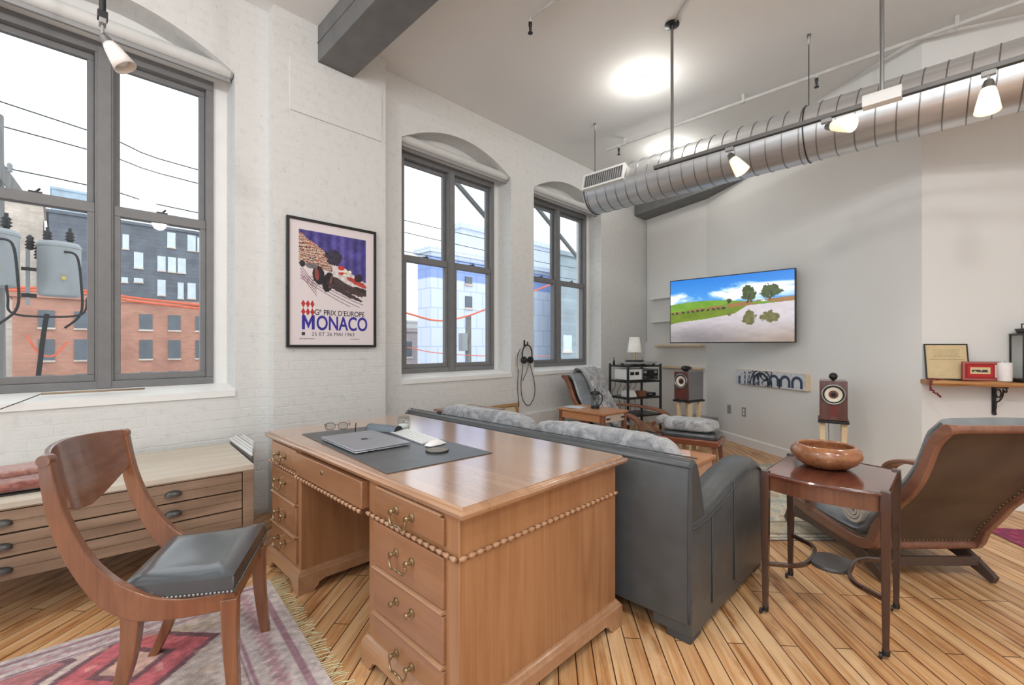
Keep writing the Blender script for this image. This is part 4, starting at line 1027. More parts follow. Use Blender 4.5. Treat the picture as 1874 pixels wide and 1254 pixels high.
def make_coffee_table():
    t = thing('coffee_table', 'honey wood coffee table just in front of the sofa, its corner visible past the cushion', 'table', (1.93, 3.31, 0))
    hx, hy, z = .475, .27, .42
    MB().box(-hx, hx, -hy, hy, z-.028, z).build('table_top', M_ORANGE, t, bevel=.004)
    for sx in (-1, 1):
        for sy in (-1, 1): MB().box(sx*(hx-.03)-.026, sx*(hx-.03)+.026, sy*(hy-.03)-.026, sy*(hy-.03)+.026, .014, z-.028).build('leg', M_REDW, t, bevel=.003)
    m = MB(); m.box(hx-.03, hx-.012, -hy+.05, hy-.05, z-.13, z-.028); m.box(-hx+.012, -hx+.03, -hy+.05, hy-.05, z-.13, z-.028); m.box(-hx+.05, hx-.05, -hy+.012, -hy+.03, z-.13, z-.028); m.box(-hx+.05, hx-.05, hy-.03, hy-.012, z-.13, z-.028); m.build('apron', plain('pale_apron', (206, 160, 130), .4), t)
make_coffee_table()
t = thing('paperback', 'pale paperback book lying on the coffee table', 'book', (2.16, 3.40, .421), .5)
MB().box(-.10, .10, -.065, .065, .002, .016).build('pages', MATS['paper'], t); MB().box(-.103, .103, -.068, .068, .016, .018).build('cover', plain('book_cover', (214, 180, 170), .5), t); MB().box(-.103, .103, -.068, .068, 0, .002).build('back_cover', MATS['book_cover'], t)
def make_stool():
    t = thing('footstool', 'low wooden footstool with black leather pad, under the folded blanket', 'footstool', (1.88, 4.36, 0), math.radians(9))
    hx, hy = .275, .17
    m = MB(); m.box(-hx, hx, -hy, -hy+.03, .325, .385); m.box(-hx, hx, hy-.03, hy, .325, .385); m.box(-hx, -hx+.03, -hy+.03, hy-.03, .325, .385); m.box(hx-.03, hx, -hy+.03, hy-.03, .325, .385); m.build('frame', plain('orange_stained_wood', (128, 70, 46), .3, coat=.4), t, bevel=.012, seg=3)
    MB().sell((0, 0, .405), (hx-.015, hy-.015, .035), .25, 28, 10).build('seat_pad', M_LEATHER, t, smooth=True)
    for sx in (-1, 1):
        for sy in (-1, 1): MB().loft([[(sx*(hx-.04)+a*w_+sx*o_, sy*(hy-.04)+b_*w_, z) for a, b_ in ((-1, -1), (1, -1), (1, 1), (-1, 1))] for z, w_, o_ in ((.33, .022, 0), (.18, .018, .01), (0.014, .014, .03))]).build('leg', M_REDW, t, bevel=.003)
make_stool()
t = thing('folded_blanket', 'plush grey blanket folded on top of the low footstool', 'blanket', (1.86, 4.355, .442), math.radians(9))
MB().sell((0, 0, .056), (.255, .15, .058), .5, 40, 16, wr=.03, seed=2).build('main_fold', M_THROW, t, smooth=True)
MB().sell((-.245, -.03, .085), (.05, .12, .04), .7, 24, 12, wr=.035, seed=8).build('turned_corner', M_THROW, t, smooth=True)
def make_corner_table():
    t = thing('occasional_table', 'dark square-topped occasional table between the wall and the far sofa end', 'table', (.44, 2.74, 0))
    MB().box(-.24, .24, -.24, .24, .648, .668).build('table_top', wood('plum_wood', (110, 76, 68), (158, 122, 110), 'x', .25, 9, coat=.5), t, bevel=.004)
    for sx in (-1, 1):
        for sy in (-1, 1): MB().box(sx*.2-.018, sx*.2+.018, sy*.2-.018, sy*.2+.018, 0, .648).build('leg', M_MAHOGD, t, bevel=.002)
make_corner_table()
t = thing('leaning_frame', 'gilded empty picture frame leaning against the wall below the headphones', 'picture frame', (.10, 3.545, .0))
R_ = Matrix.Rotation(math.radians(-6), 4, 'Y')
m = MB(); m.box(0, .03, -.26, -.225, 0, .60, R_); m.box(0, .03, .225, .26, 0, .60, R_); m.box(0, .03, -.225, .225, 0, .035, R_); m.box(0, .03, -.225, .225, .565, .60, R_); m.build('moulding', wood('gilt_wood', (140, 106, 66), (182, 146, 98), 'y', .4, 10), t, bevel=.004)
MB().box(.004, .008, -.225, .225, .035, .565, R_).build('backing', plain('cream_board', (206, 196, 170), .8), t)

# ================================================================ HI-FI RACK
M_RACKB = plain('rack_black', (40, 42, 44), .4)
RK = math.atan2(.539, .191)
N_ = Vector((.759, 5.095, 0)); ux = Vector((math.cos(RK), math.sin(RK), 0)); uy = Vector((-math.sin(RK), math.cos(RK), 0))
rc = N_+ux*.285+uy*.19
t = thing('hifi_rack', 'black open audio rack with four tiers in the far corner', 'shelf rack', rc, RK)
for sx in (-1, 1):
    for sy in (-1, 1): MB().box(sx*.275-.012, sx*.275+.012, sy*.18-.012, sy*.18+.012, 0, 1.03).build('post', M_RACKB, t, bevel=.002)
ZS = [1.012, .812, .60, .37, .10]
for z in ZS: MB().box(-.285, .285, -.19, .19, z-.022, z).build('tier', M_DSTEEL, t, bevel=.002)
def onrack(name, label, cat, x, y, tier, rz=0): 
    p = rc+ux*x+uy*y; return thing(name, label, cat, (p.x, p.y, ZS[tier]+.0005), RK+rz)
t = onrack('record_player', 'slim silver turntable with tonearm on top of the audio rack', 'turntable', 0.0, 0, 0)
MB().box(-.21, .21, -.185, .075, .02, .045).build('plinth', M_GREYP, t, bevel=.004)
MB().lathe([(0, .045), (.115, .045), (.12, .05), (.12, .062), (.115, .066), (0, .066)], (-.06, -.055, 0), 32).build('platter', M_BLACK, t, smooth=True, auto=40)
MB().tube([(.16, .04, .045), (.16, .04, .085), (.15, .03, .085), (.04, -.09, .078)], .006, 8).build('tonearm', M_STEEL, t, smooth=True)
for sx in (-1, 1):
    for sy in (-1, 1): MB().cyl((sx*.18, -.055+sy*.10, 0), (sx*.18, -.055+sy*.10, .02), .02, n=12).build('foot', M_BLACK, t, smooth=True, auto=40)
t = onrack('record_brush', 'small dark upright spray bottle at the left end of the audio rack top', 'bottle', -.25, .13, 0)
MB().lathe([(0, 0), (.014, 0), (.014, .05), (.005, .07), (.004, .10), (0, .105)], n=12).build('body', M_BLACK, t, smooth=True)
t = onrack('amplifier', 'silver amplifier with dark meters, left on the second tier of the rack', 'amplifier', -.135, -.02, 1)
MB().box(-.115, .115, -.13, .13, .012, .15).build('case', M_WHITEP, t, bevel=.003)
for x in (-.045, .035): MB().box(x-.032, x+.032, -.133, -.129, .075, .115).build('meter', M_DSTEEL, t)
for sx in (-.09, .09): MB().cyl((sx, 0, 0), (sx, 0, .012), .015, n=10).build('foot', M_BLACK, t)
t = onrack('receiver', 'black-fronted stereo receiver on the second tier of the rack', 'receiver', .13, -.02, 1)
MB().box(-.135, .135, -.13, .15, .012, .145).build('case', M_GREYP, t, bevel=.003)
MB().box(-.13, .13, -.134, -.129, .018, .138).build('front_panel', M_BLACK, t, bevel=.001)
for x, z, r in ((-.105, .045, .018), (.105, .045, .018), (.06, .04, .012), (-.06, .04, .010)): MB().lathe([(0, 0), (r, 0), (r*.9, .015), (0, .017)], (x, -.134, z), 14, (0, -1, 0)).build('knob', M_STEEL, t, smooth=True, auto=40)
for x in (-.095, .085): MB().box(x-.025, x+.025, -.1365, -.134, .095, .125).build('display', M_GREYP, t)
for sx in (-.1, .1): MB().cyl((sx, 0, 0), (sx, 0, .012), .015, n=10).build('foot', M_BLACK, t)
t = onrack('router', 'white wedge-shaped box on the third tier of the rack', 'electronic box', -.15, -.05, 2)
MB().loft([[(x, -.07, 0), (x, .06, 0), (x, .05, .075), (x, -.02, .085)] for x in (-.08, .08)]).build('case', M_WHITEP, t, bevel=.004)
t = onrack('wooden_box', 'small reddish wooden box on the third tier of the rack', 'box', .02, -.08, 2)
MB().box(-.055, .055, -.05, .05, 0, .062).build('body', M_REDW, t, bevel=.003); MB().box(-.057, .057, -.052, .052, .062, .072).build('lid', M_REDW, t, bevel=.003)
t = onrack('media_box', 'flat black media box right of the wooden box on the rack', 'electronic box', .17, -.03, 2)
MB().box(-.09, .09, -.08, .08, .004, .042).build('case', M_DSTEEL, t, bevel=.003); MB().box(-.03, .03, -.0815, -.079, .015, .028).build('display', M_GREYP, t)
wr_ = MB()
for k in range(5):
    x = -.2+.09*k; wr_.tube(smooth_path([rc+ux*x+uy*.17+Vector((0, 0, .79)), rc+ux*(x+.03)+uy*.20+Vector((0, 0, .72)), rc+ux*(x-.02)+uy*.21+Vector((0, 0, .62)), rc+ux*(x+.02)+uy*.2+Vector((0, 0, .45)), rc+ux*x+uy*.19+Vector((0, 0, .13))], 4), .0035, 5)
o = wr_.build('loose_cables', M_RUBBER, smooth=True); tag(o, 'tangle of thin black cables hanging behind the audio rack', 'cables', kind='stuff')
p = rc+ux*.12+uy*.15
t = thing('table_lamp', 'small lamp with white tapered shade and brass stem on the audio rack', 'lamp', (p.x, p.y, ZS[0]+.001))
MB().lathe([(0, 0), (.05, 0), (.052, .008), (.02, .02), (.010, .04), (.014, .09), (.012, .15), (.006, .19), (0, .19)], n=20).build('stem', M_BRASS, t, smooth=True, auto=50)
MB().lathe([(.098, .165), (.066, .375), (.064, .375), (.096, .165)], n=32, caps=False).build('lamp_shade', plain('lamp_shade_linen', (240, 238, 232), .7), t, smooth=True)

# ================================================================ SPEAKERS
M_ROSE = wood('rosewood_veneer', (66, 36, 32), (112, 66, 54), 'z', .25, 20, coat=.5)
M_SPKG = plain('speaker_side_grey', (118, 116, 118), .35, var=.05, coat=.4)
def make_speaker(name_label, loc, rz, stand_label, zb, side, grp='speakers flanking the television'):
    s_ = thing('speaker', name_label, 'speaker', (loc[0], loc[1], zb), rz, grp)
    w_, d_, h_ = .10, .15, .345      # half width, half depth, height; baffle faces local -y
    MB().box(-w_, w_, -d_+.012, d_, 0, h_).build('cabinet', side, s_, bevel=.006, seg=3)
    MB().box(-w_+.001, w_-.001, -d_, -d_+.013, .001, h_-.001).build('front_baffle', M_ROSE, s_, bevel=.004, seg=3)
    c = (0, -d_, h_*.66)
    cone = MB().lathe([(.086, .0), (.092, .006), (.090, .012), (.080, .014), (.074, .008)], c, 40, (0, -1, 0), caps=False).build('woofer_ring', M_STEEL, s_, smooth=True)
    MB().lathe([(.076, .008), (.070, .012), (.063, .006)], c, 40, (0, -1, 0), caps=False).build('surround', M_RUBBER, s_, smooth=True)
    MB().lathe([(.064, .008), (.040, .001), (.018, -.004)], c, 40, (0, -1, 0), caps=False).build('cone', plain('kevlar_cone', (222, 212, 192), .5) if 'kevlar_cone' not in MATS else MATS['kevlar_cone'], s_, smooth=True)
    MB().lathe([(.020, -.006), (.017, .012), (.008, .024), (0, .028)], c, 20, (0, -1, 0)).build('phase_plug', M_BLACK, s_, smooth=True)
    MB().box(-.03, .03, -d_-.0012, -d_, .04, .16).build('badge_panel', plain('dark_red_reflective', (112, 46, 38), .3) if 'dark_red_reflective' not in MATS else MATS['dark_red_reflective'], s_)
    MB().lathe([(.0, -.075), (.022, -.068), (.031, -.045), (.033, -.02), (.030, .02), (.020, .07), (.008, .11), (0, .125)], (0, -.055, h_+.038), 24, (0, 1, 0)).build('tweeter_pod', M_DSTEEL, s_, smooth=True)
    MB().box(-.012, .012, -.085, -.02, h_-.002, h_+.015).build('tweeter_mount', M_BLACK, s_)
    t = thing('speaker_stand', stand_label, 'speaker stand', (loc[0], loc[1], 0), rz, 'speaker stands')
    MB().box(-w_-.012, w_+.012, -d_-.012, d_+.012, zb-.024, zb-.001).build('plate', M_DSTEEL, t, bevel=.003)
    for a in (-1, 1):
        for b_ in (-1, 1):
            x0, y0 = a*(w_-.020), b_*(d_-.06); x1, y1 = x0-a*.012, y0-b_*.02
            MB().loft([[(x0+p*.022, y0+q*.022, zb-.024) for p, q in ((-1, -1), (1, -1), (1, 1), (-1, 1))], [(x1+p*.011, y1+q*.011, .0) for p, q in ((-1, -1), (1, -1), (1, 1), (-1, 1))]]).build('leg', M_LIGHTW, t, bevel=.003)
    MB().tube(smooth_path([(-.02, d_-.02, zb+.05), (-.03, d_+.02, zb-.1), (-.025, d_+.01, .25), (-.03, d_+.02, .01)], 4), .003, 6).build('speaker_wire', M_GREYP, t, smooth=True)
p = camroom(2.88, 4.02); make_speaker('dark rosewood speaker with ball tweeter facing straight out, right of the canvas print', p, HEAD-.60, 'pale wooden speaker stand right of the canvas print', .612, M_ROSE)
p = camroom(2.17, 5.5); make_speaker('grey-sided speaker turned to the left, between audio rack and wall outlets', p, math.radians(-12), 'pale wooden four-legged speaker stand beside the audio rack', .61, M_SPKG)
p = onz(1315, 804, 0.0); p.z = 0
t = thing('subwoofer', 'black and grey box subwoofer on the floor behind the footstool', 'subwoofer', (1.22, 6.14, 0), math.radians(-10))
MB().box(-.20, .20, -.19, .16, .015, .30).build('cabinet', M_SPKG, t, bevel=.006); MB().box(-.19, .19, -.205, -.189, .02, .295).build('grille', M_BLACK, t, bevel=.004)
for a in (-1, 1):
    for b_ in (-1, 1): MB().cyl((a*.16, b_*.13, 0), (a*.16, b_*.13, .016), .016, n=10).build('foot', M_BLACK, t)

# ================================================================ TELEVISION
def tv_pic(u, v):
    c = np.zeros((*u.shape, 3)); hz = .50+.10*np.clip(u-.0, 0, 1)**1.2
    sky = np.array([40, 120, 205])[None, None]*(v[..., None]*.9+.1)/1.0+np.array([150, 200, 240])[None, None]*(1-v[..., None])*.95
    c[:] = sky/255
    cl = vnoise(u+v*.4, v*1.2, 5, 5, 3, 5); band = np.exp(-((v-(.68+.10*u))/.14)**2)
    c = mixc(c, (cl*1.3+band*.45-.80)*3.2, (250, 252, 255))
    # far hill
    hill = .60+.055*np.sin(u*4.2+.2)-.02*u; hill = np.where(u > .6, hill+.13*(u-.6)**1.2*1.2, hill); wl = .46+.11*u**.9
    g = vnoise(u, v, 14, 20, 5, 4)
    c = np.where(((v < hill))[..., None], np.stack([.34+.16*g, .50+.16*g, .16+.08*g], -1), c)
    br = (v < wl+.045*np.clip(u*1.5, 0, 1)+.02) & (v > wl-.01) & (g > .42)
    c = np.where(br[..., None], np.stack([.50+.12*g, .36+.1*g, .22+.05*g], -1), c)
    # water
    wgrey = np.stack([.66+.22*v+.1*(g-.5), .63+.22*v+.1*(g-.5), .64+.24*v+.1*(g-.5)], -1)
    sh = np.exp(-((u-.25)/.35)**2-((v-.05)/.18)**2); wgrey = wgrey*(1-.28*sh[..., None]); br2 = np.clip((u-.3)*1.2, 0, 1)*np.clip(1-v*3.2, 0, 1); wgrey = wgrey*(1-.30*br2[..., None]*np.array([.6, .9, 1.3]))
    c = np.where((v < wl)[..., None], wgrey, c)
    refl = (v < wl) & (v > .28+.14*u**.5) & (v > wl-.19+.16*u) & (u < .66-.5*(wl-v)*2)
    c = np.where(refl[..., None], np.stack([.36+.1*g, .44+.1*g, .12+.06*g], -1), c)
    rk = (np.abs(v-(wl-.0)) < .012+.01*g) & (u < .5) & (np.sin(u*140+g*9) > -.2)
    c = np.where(rk[..., None], np.array([.22, .22, .2]), c)
    n2 = vnoise(u, v, 42, 26, 9, 3)
    def tree(cx, cy, rx, ry, tk):
        nonlocal c
        m = ((u-cx)/rx)**2+((v-cy)/ry)**2+(n2-.5)*1.6 < .85
        c = np.where(m[..., None], np.stack([.20+.14*n2, .25+.15*n2, .14+.08*n2], -1), c)
        tr = (np.abs(u-cx-.01*np.sin(v*30)) < .006) & (v < cy) & (v > tk); c = np.where(tr[..., None], np.array([.24, .2, .17]), c)
        m = ((u-cx)/(rx*.95))**2+((v-(2*wl.mean()-cy-.02+.1*cx-.02))/(ry*.9))**2+(n2-.5)*1.5 < .8
        m &= v < wl-.01; c = np.where(m[..., None], np.stack([.30+.2*n2, .30+.18*n2, .16+.12*n2], -1), c)
    tree(.672, .71, .062, .125, .57); tree(.832, .725, .085, .10, .60); tree(.52, .625, .02, .035, .58)
    return c, 0*u
t = thing('television', 'large wall-mounted flat television showing trees mirrored in a pond', 'television', (1.81, 5.545, 1.70))
W_, H_ = 1.40, .80
MB().box(-W_/2, W_/2, -.012, .028, -H_/2, H_/2).build('housing', M_BLACK, t, bevel=.004)
MB().box(-.3, .3, .028, .07, -.25, .2).build('rear_cover', M_BLACK, t, bevel=.01)
o = picture('screen', W_-.022, H_-.022, 280, 160, tv_pic, M_SCREEN, t); o.location = (0, -.0135, 0)
m = MB(); wp = alongB(1.42, 0); loc_ = Vector((wp.x-1.81, wp.y-5.545, 0))
m.box(-.12, .12, .07, .085, -.12, .12); m.bar((0, .08, 0), (.16, .22, 0), .03, .05); m.bar((.16, .22, 0), (loc_.x, loc_.y-.02, 0), .03, .05); m.build('wall_arm', M_DSTEEL, t)
m = MB(); m.box(-.10, .10, -.02, 0, -.12, .12, Matrix.Translation((loc_.x, loc_.y, 0)) @ Matrix.Rotation(RB, 4, 'Z')); m.build('wall_plate', M_DSTEEL, t)

# canvas print
def canvas_pic(u, v):
    c = np.ones((*u.shape, 3))*np.array([214, 216, 220])/255; n = vnoise(u, v, 40, 6, 4, 4)
    c *= (.86+.2*n)[..., None]
    for cx_, w_, h0 in ((.06, .05, .55), (.15, .03, .9), (.21, .05, .7), (.285, .03, 1.0), (.36, .05, .8)):
        m = (np.abs(u-cx_) < w_*.4) & (v < h0) & (n > .38); c = np.where(m[..., None], np.array([92, 104, 130])/255*(1.1-.4*n[..., None]), c)
    for cx_, cy_, r0, r1 in ((.40, .2, .55, .72), (.40, .1, .9, 1.02), (.47, .9, .45, .56)):
        r = np.hypot((u-cx_)*6.0, v-cy_); m = (r > r0) & (r < r1); c = np.where(m[..., None], np.array([50, 58, 72])/255, c)
    for cx_ in (.59, .74, .89):     # arched letter-like strokes
        r = np.hypot((u-cx_)*6.0*.9, np.maximum(v-.45, 0)); m = (r > .20) & (r < .38) & (v < .85) & (v > .08); c = np.where(m[..., None], np.array([58, 72, 96])/255, c)
    m = (np.abs(u-.665) < .012) & (v < .6); c = np.where(m[..., None], np.array([40, 48, 66])/255, c)
    m = (n > .6) & (u > .2) & (u < .55); c = np.where(m[..., None], c*.5, c)
    return c, 0*u
a, b_ = alongB(.70, .03, .876), alongB(1.79, .03, .876); mid = (a+b_)/2
t = thing('canvas_print', 'long narrow blue-grey canvas print with letter-like strokes, under the television', 'canvas print', mid, RB)
MB().box(-.545, .545, -.02, .03, -.09, .09).build('stretcher_box', M_LIGHTW, t, bevel=.002)
o = picture('printed_face', 1.088, .178, 300, 50, canvas_pic, M_VCOL, t); o.location = (0, -.0212, 0)
# outlets
def plate(label, t_, z, kind, grp='wall plates under the canvas print'):
    p = alongB(t_, .001, z); t = thing('wall_plate' if kind == 0 else 'power_outlet', label, 'wall plate' if kind == 0 else 'outlet', p, RB, grp)
    MB().box(-.036, .036, -.006, 0, -.058, .058).build('cover', M_GREYP, t, bevel=.003)
    if kind:
        for z_ in (-.022, .022): MB().lathe([(0, 0), (.016, 0), (.016, .002), (0, .002)], (0, -.006, z_), 16, (0, -1, 0)).build('socket', M_WHITEP, t)
    else: MB().box(-.010, .010, -.009, -.006, -.02, .02).build('jack', M_GREYP, t)
plate('blank grey wall plate, the left of the two under the canvas print', .50, .42, 0); plate('grey duplex power outlet, the right of the two plates under the canvas print', .785, .425, 1)
# ledges on the back wall
dA = (Vector(A1)-Vector(A0)).normalized()
for k, (s0, z, mt, lb) in enumerate(((.19, 2.035, M_TRIMW, 'topmost thin white wall ledge, left of the television'), (.21, 1.66, M_TRIMW, 'second thin white wall ledge from the top, left of the television'), (.30, 1.27, M_LIGHTW, 'pale wooden wall ledge at the lower left corner of the television'), (.40, .935, M_LIGHTW, 'lowest pale wooden wall ledge, between the rack and the speaker'))):
    m = MB(); m.box(s0, 1.20, -.10, -.0, -.014, .014)
    o = m.build('wall_ledge', mt, bevel=.002); o.location = (A0[0], A0[1], z); o.rotation_euler = (0, 0, RA); tag(o, lb, 'wall shelf', 'thin wall ledges behind the television')
tag(MB().tube([(.04, 6.93, 1.35), (.04, 6.93, 3.4)], .006, 6).build('wall_cable', M_GREYP), 'thin cable running up the corner above the audio rack', 'cable')

# ================================================================ RIGHT-HAND WALL SHELF
t = thing('wall_shelf', 'live-edge wooden wall shelf at the right edge of the photo', 'shelf', alongC(.02, 0, .975), RC)
m = MB(); L = []
for k in range(25):
    q = k/24; x = 1.5*q-.03; w_ = -.20-.010*math.sin(q*19)-.006*math.sin(q*43); h = .018+.003*math.sin(q*31)
    L.append([(x, 0, -h), (x, w_, -h), (x, w_-.006, 0), (x, w_+.004, h), (x, 0, h)])
m.loft(L); m.build('board', wood('live_edge', (132, 84, 46), (200, 146, 90), 'x', .4, 12, dark=(88, 52, 30)), t, bevel=.002)
for bx in (.42, 1.15):
    b_ = MB(); b_.box(bx-.012, bx+.012, -.012, 0, -.24, -.018); b_.box(bx-.010, bx+.010, -.16, -.012, -.032, -.018)
    b_.tube(smooth_path([(bx, -.012, -.22), (bx, -.03, -.19), (bx, -.035, -.15), (bx, -.075, -.13), (bx, -.11, -.09), (bx, -.12, -.04)], 5), .006, 8)
    b_.tube([(bx, -.06+.032*math.cos(a), -.075+.032*math.sin(a)) for a in [2*PI*k/18 for k in range(18)]], .005, 6, closed=True)
    b_.tube(smooth_path([(bx, -.15, -.03), (bx, -.16, -.05), (bx, -.145, -.062), (bx, -.132, -.05)], 4), .005, 6); b_.lathe([(0, -.014), (.012, -.01), (.012, .01), (0, .014)], (bx, -.008, -.238), 12, (0, 1, 0))
    b_.build('bracket', M_DSTEEL, t, smooth=True, auto=40)
SZ = .975+.022
def onshelf(name, label, cat, px, off=.10, rz=0):
    A_, B_ = alongC(0, off), alongC(1, off); p = onv(px, 640, (A_.x, A_.y), (B_.x, B_.y)); return thing(name, label, cat, (p.x, p.y, SZ), RC+rz)
def cert(u, v):
    c = np.ones((*u.shape, 3))*np.array([214, 192, 150])/255*(.95+.08*vnoise(u, v, 8, 8, 1))[..., None]
    for q in range(7):
        m = (np.abs(v-(.86-.035*q)) < .006) & (np.abs(u-.5) < .34-.03*(q % 3)) & (np.sin(u*190+q) > -.6); c = np.where(m[..., None], c*.72, c)
    m = (np.abs(v-.57) < .004) & (np.abs(u-.5) < .42); c = np.where(m[..., None], c*.6, c); return c, 0*u
t = onshelf('document_frame', 'thin dark frame holding a yellowed document, standing on the live-edge shelf', 'picture frame', 1735, .06)
R_ = Matrix.Rotation(math.radians(-9), 4, 'X')
m = MB(); m.box(-.135, -.128, -.006, .006, 0, .285, R_); m.box(.128, .135, -.006, .006, 0, .285, R_); m.box(-.128, .128, -.006, .006, 0, .007, R_); m.box(-.128, .128, -.006, .006, .278, .285, R_); m.build('frame', M_DSTEEL, t)
MB().box(-.128, .128, .001, .005, .007, .278, R_).build('backing', M_BLACK, t)
o = picture('document', .256, .271, 80, 90, cert, M_VCOL, t); o.location = R_ @ Vector((0, 0, .1425)); o.rotation_euler = (math.radians(-9), 0, 0)
def redp(u, v):
    c = np.ones((*u.shape, 3))*np.array([150, 34, 36])/255
    bd = (np.minimum(np.minimum(u, 1-u)*1.6, np.minimum(v, 1-v)) < .09); c = np.where((bd & (np.sin(u*150)*np.sin(v*110) > .1))[..., None], np.array([226, 196, 184])/255, c)
    m = (np.abs(u-.47) < .34) & (np.abs(v-.5) < .32); c = np.where(m[..., None], np.array([186, 40, 40])/255, c)
    m = (np.abs(u-.47) < .27) & (np.abs(v-.52) < .19); c = np.where(m[..., None], np.array([214, 196, 150])/255, c)
    n = vnoise(u, v, 16, 9, 8); m = (np.abs(u-.47) < .22) & (np.abs(v-.50) < .07) & (n > .45); c = np.where(m[..., None], np.array([52, 44, 60])/255, c)
    m = (u > .86) & (u < .93) & (v > .15) & (v < .85); c = np.where(m[..., None], np.array([226, 208, 204])/255, c); return c, 0*u
t = onshelf('small_framed_picture', 'small red-bordered picture beside the yellowed document on the shelf', 'picture frame', 1795, .09)
MB().box(-.112, .112, -.006, .012, 0, .145).build('frame', plain('red_frame', (150, 34, 36), .4), t, bevel=.002)
o = picture('picture_print', .22, .14, 110, 70, redp, M_VCOL, t); o.location = (0, -.0068, .0725)
t = onshelf('candle', 'white pillar candle between the red picture and the lantern', 'candle', 1839, .12)
MB().lathe([(0, 0), (.038, 0), (.040, .004), (.040, .135), (.036, .140), (.03, .136), (0, .134)], n=28).build('wax', plain('candle_wax', (240, 236, 234), .5), t, smooth=True, auto=40); MB().cyl((0, 0, .134), (0, 0, .15), .0015, n=6).build('wick', M_BLACK, t)
t = onshelf('lantern', 'black metal and glass lantern cut off by the right edge, on the shelf', 'lantern', 1886, .10)
m = MB(); s_ = .075
m.box(-s_-.01, s_+.01, -s_-.01, s_+.01, 0, .02); m.box(-s_-.006, s_+.006, -s_-.006, s_+.006, .345, .36)
for a in (-1, 1):
    for b_ in (-1, 1): m.box(a*s_-.005, a*s_+.005, b_*s_-.005, b_*s_+.005, .02, .345)
m.build('lantern_frame', M_BLACK, t, bevel=.001)
for a in (-1, 1): MB().box(-s_+.005, s_-.005, a*s_-.001, a*s_+.001, .02, .345).build('pane', clear_glass('lantern_glass', (.93, .94, .94)) if 'lantern_glass' not in MATS else MATS['lantern_glass'], t); MB().box(a*s_-.001, a*s_+.001, -s_+.005, s_-.005, .02, .345).build('pane', MATS['lantern_glass'], t)
MB().loft([[(p*.05, q*.05, .36) for p, q in ((-1, -1), (1, -1), (1, 1), (-1, 1))], [(p*.06, q*.06, .395) for p, q in ((-1, -1), (1, -1), (1, 1), (-1, 1))], [(p*.02, q*.02, .40) for p, q in ((-1, -1), (1, -1), (1, 1), (-1, 1))]]).build('chimney_cap', M_BLACK, t)
MB().tube([(-.045, 0, .36), (-.05, 0, .43), (.05, 0, .43), (.045, 0, .36)], .005, 6).build('handle', M_BLACK, t)
g = MB(); pth = smooth_path([alongC(.06, .14, 1.003), alongC(.0, .16, 1.004), alongC(-.02, .20, 1.0), alongC(-.035, .225, .97), alongC(-.03, .222, .93), alongC(-.0, .222, .90), alongC(.03, .222, .87)], 6); rnd = random.Random(3)
for i, p in enumerate(pth):
    g.sell(p+Vector((rnd.uniform(-.004, .004), rnd.uniform(-.004, .004), rnd.uniform(-.003, .003))), (.0075, .0075, .0075), 1, 8, 5)
g.tube(pth, .002, 5); o = g.build('bead_garland', plain('dark_red_beads', (120, 34, 40), .5, var=.4, scale=60), smooth=True); tag(o, 'string of dark red beads hanging over the left end of the shelf', 'garland')

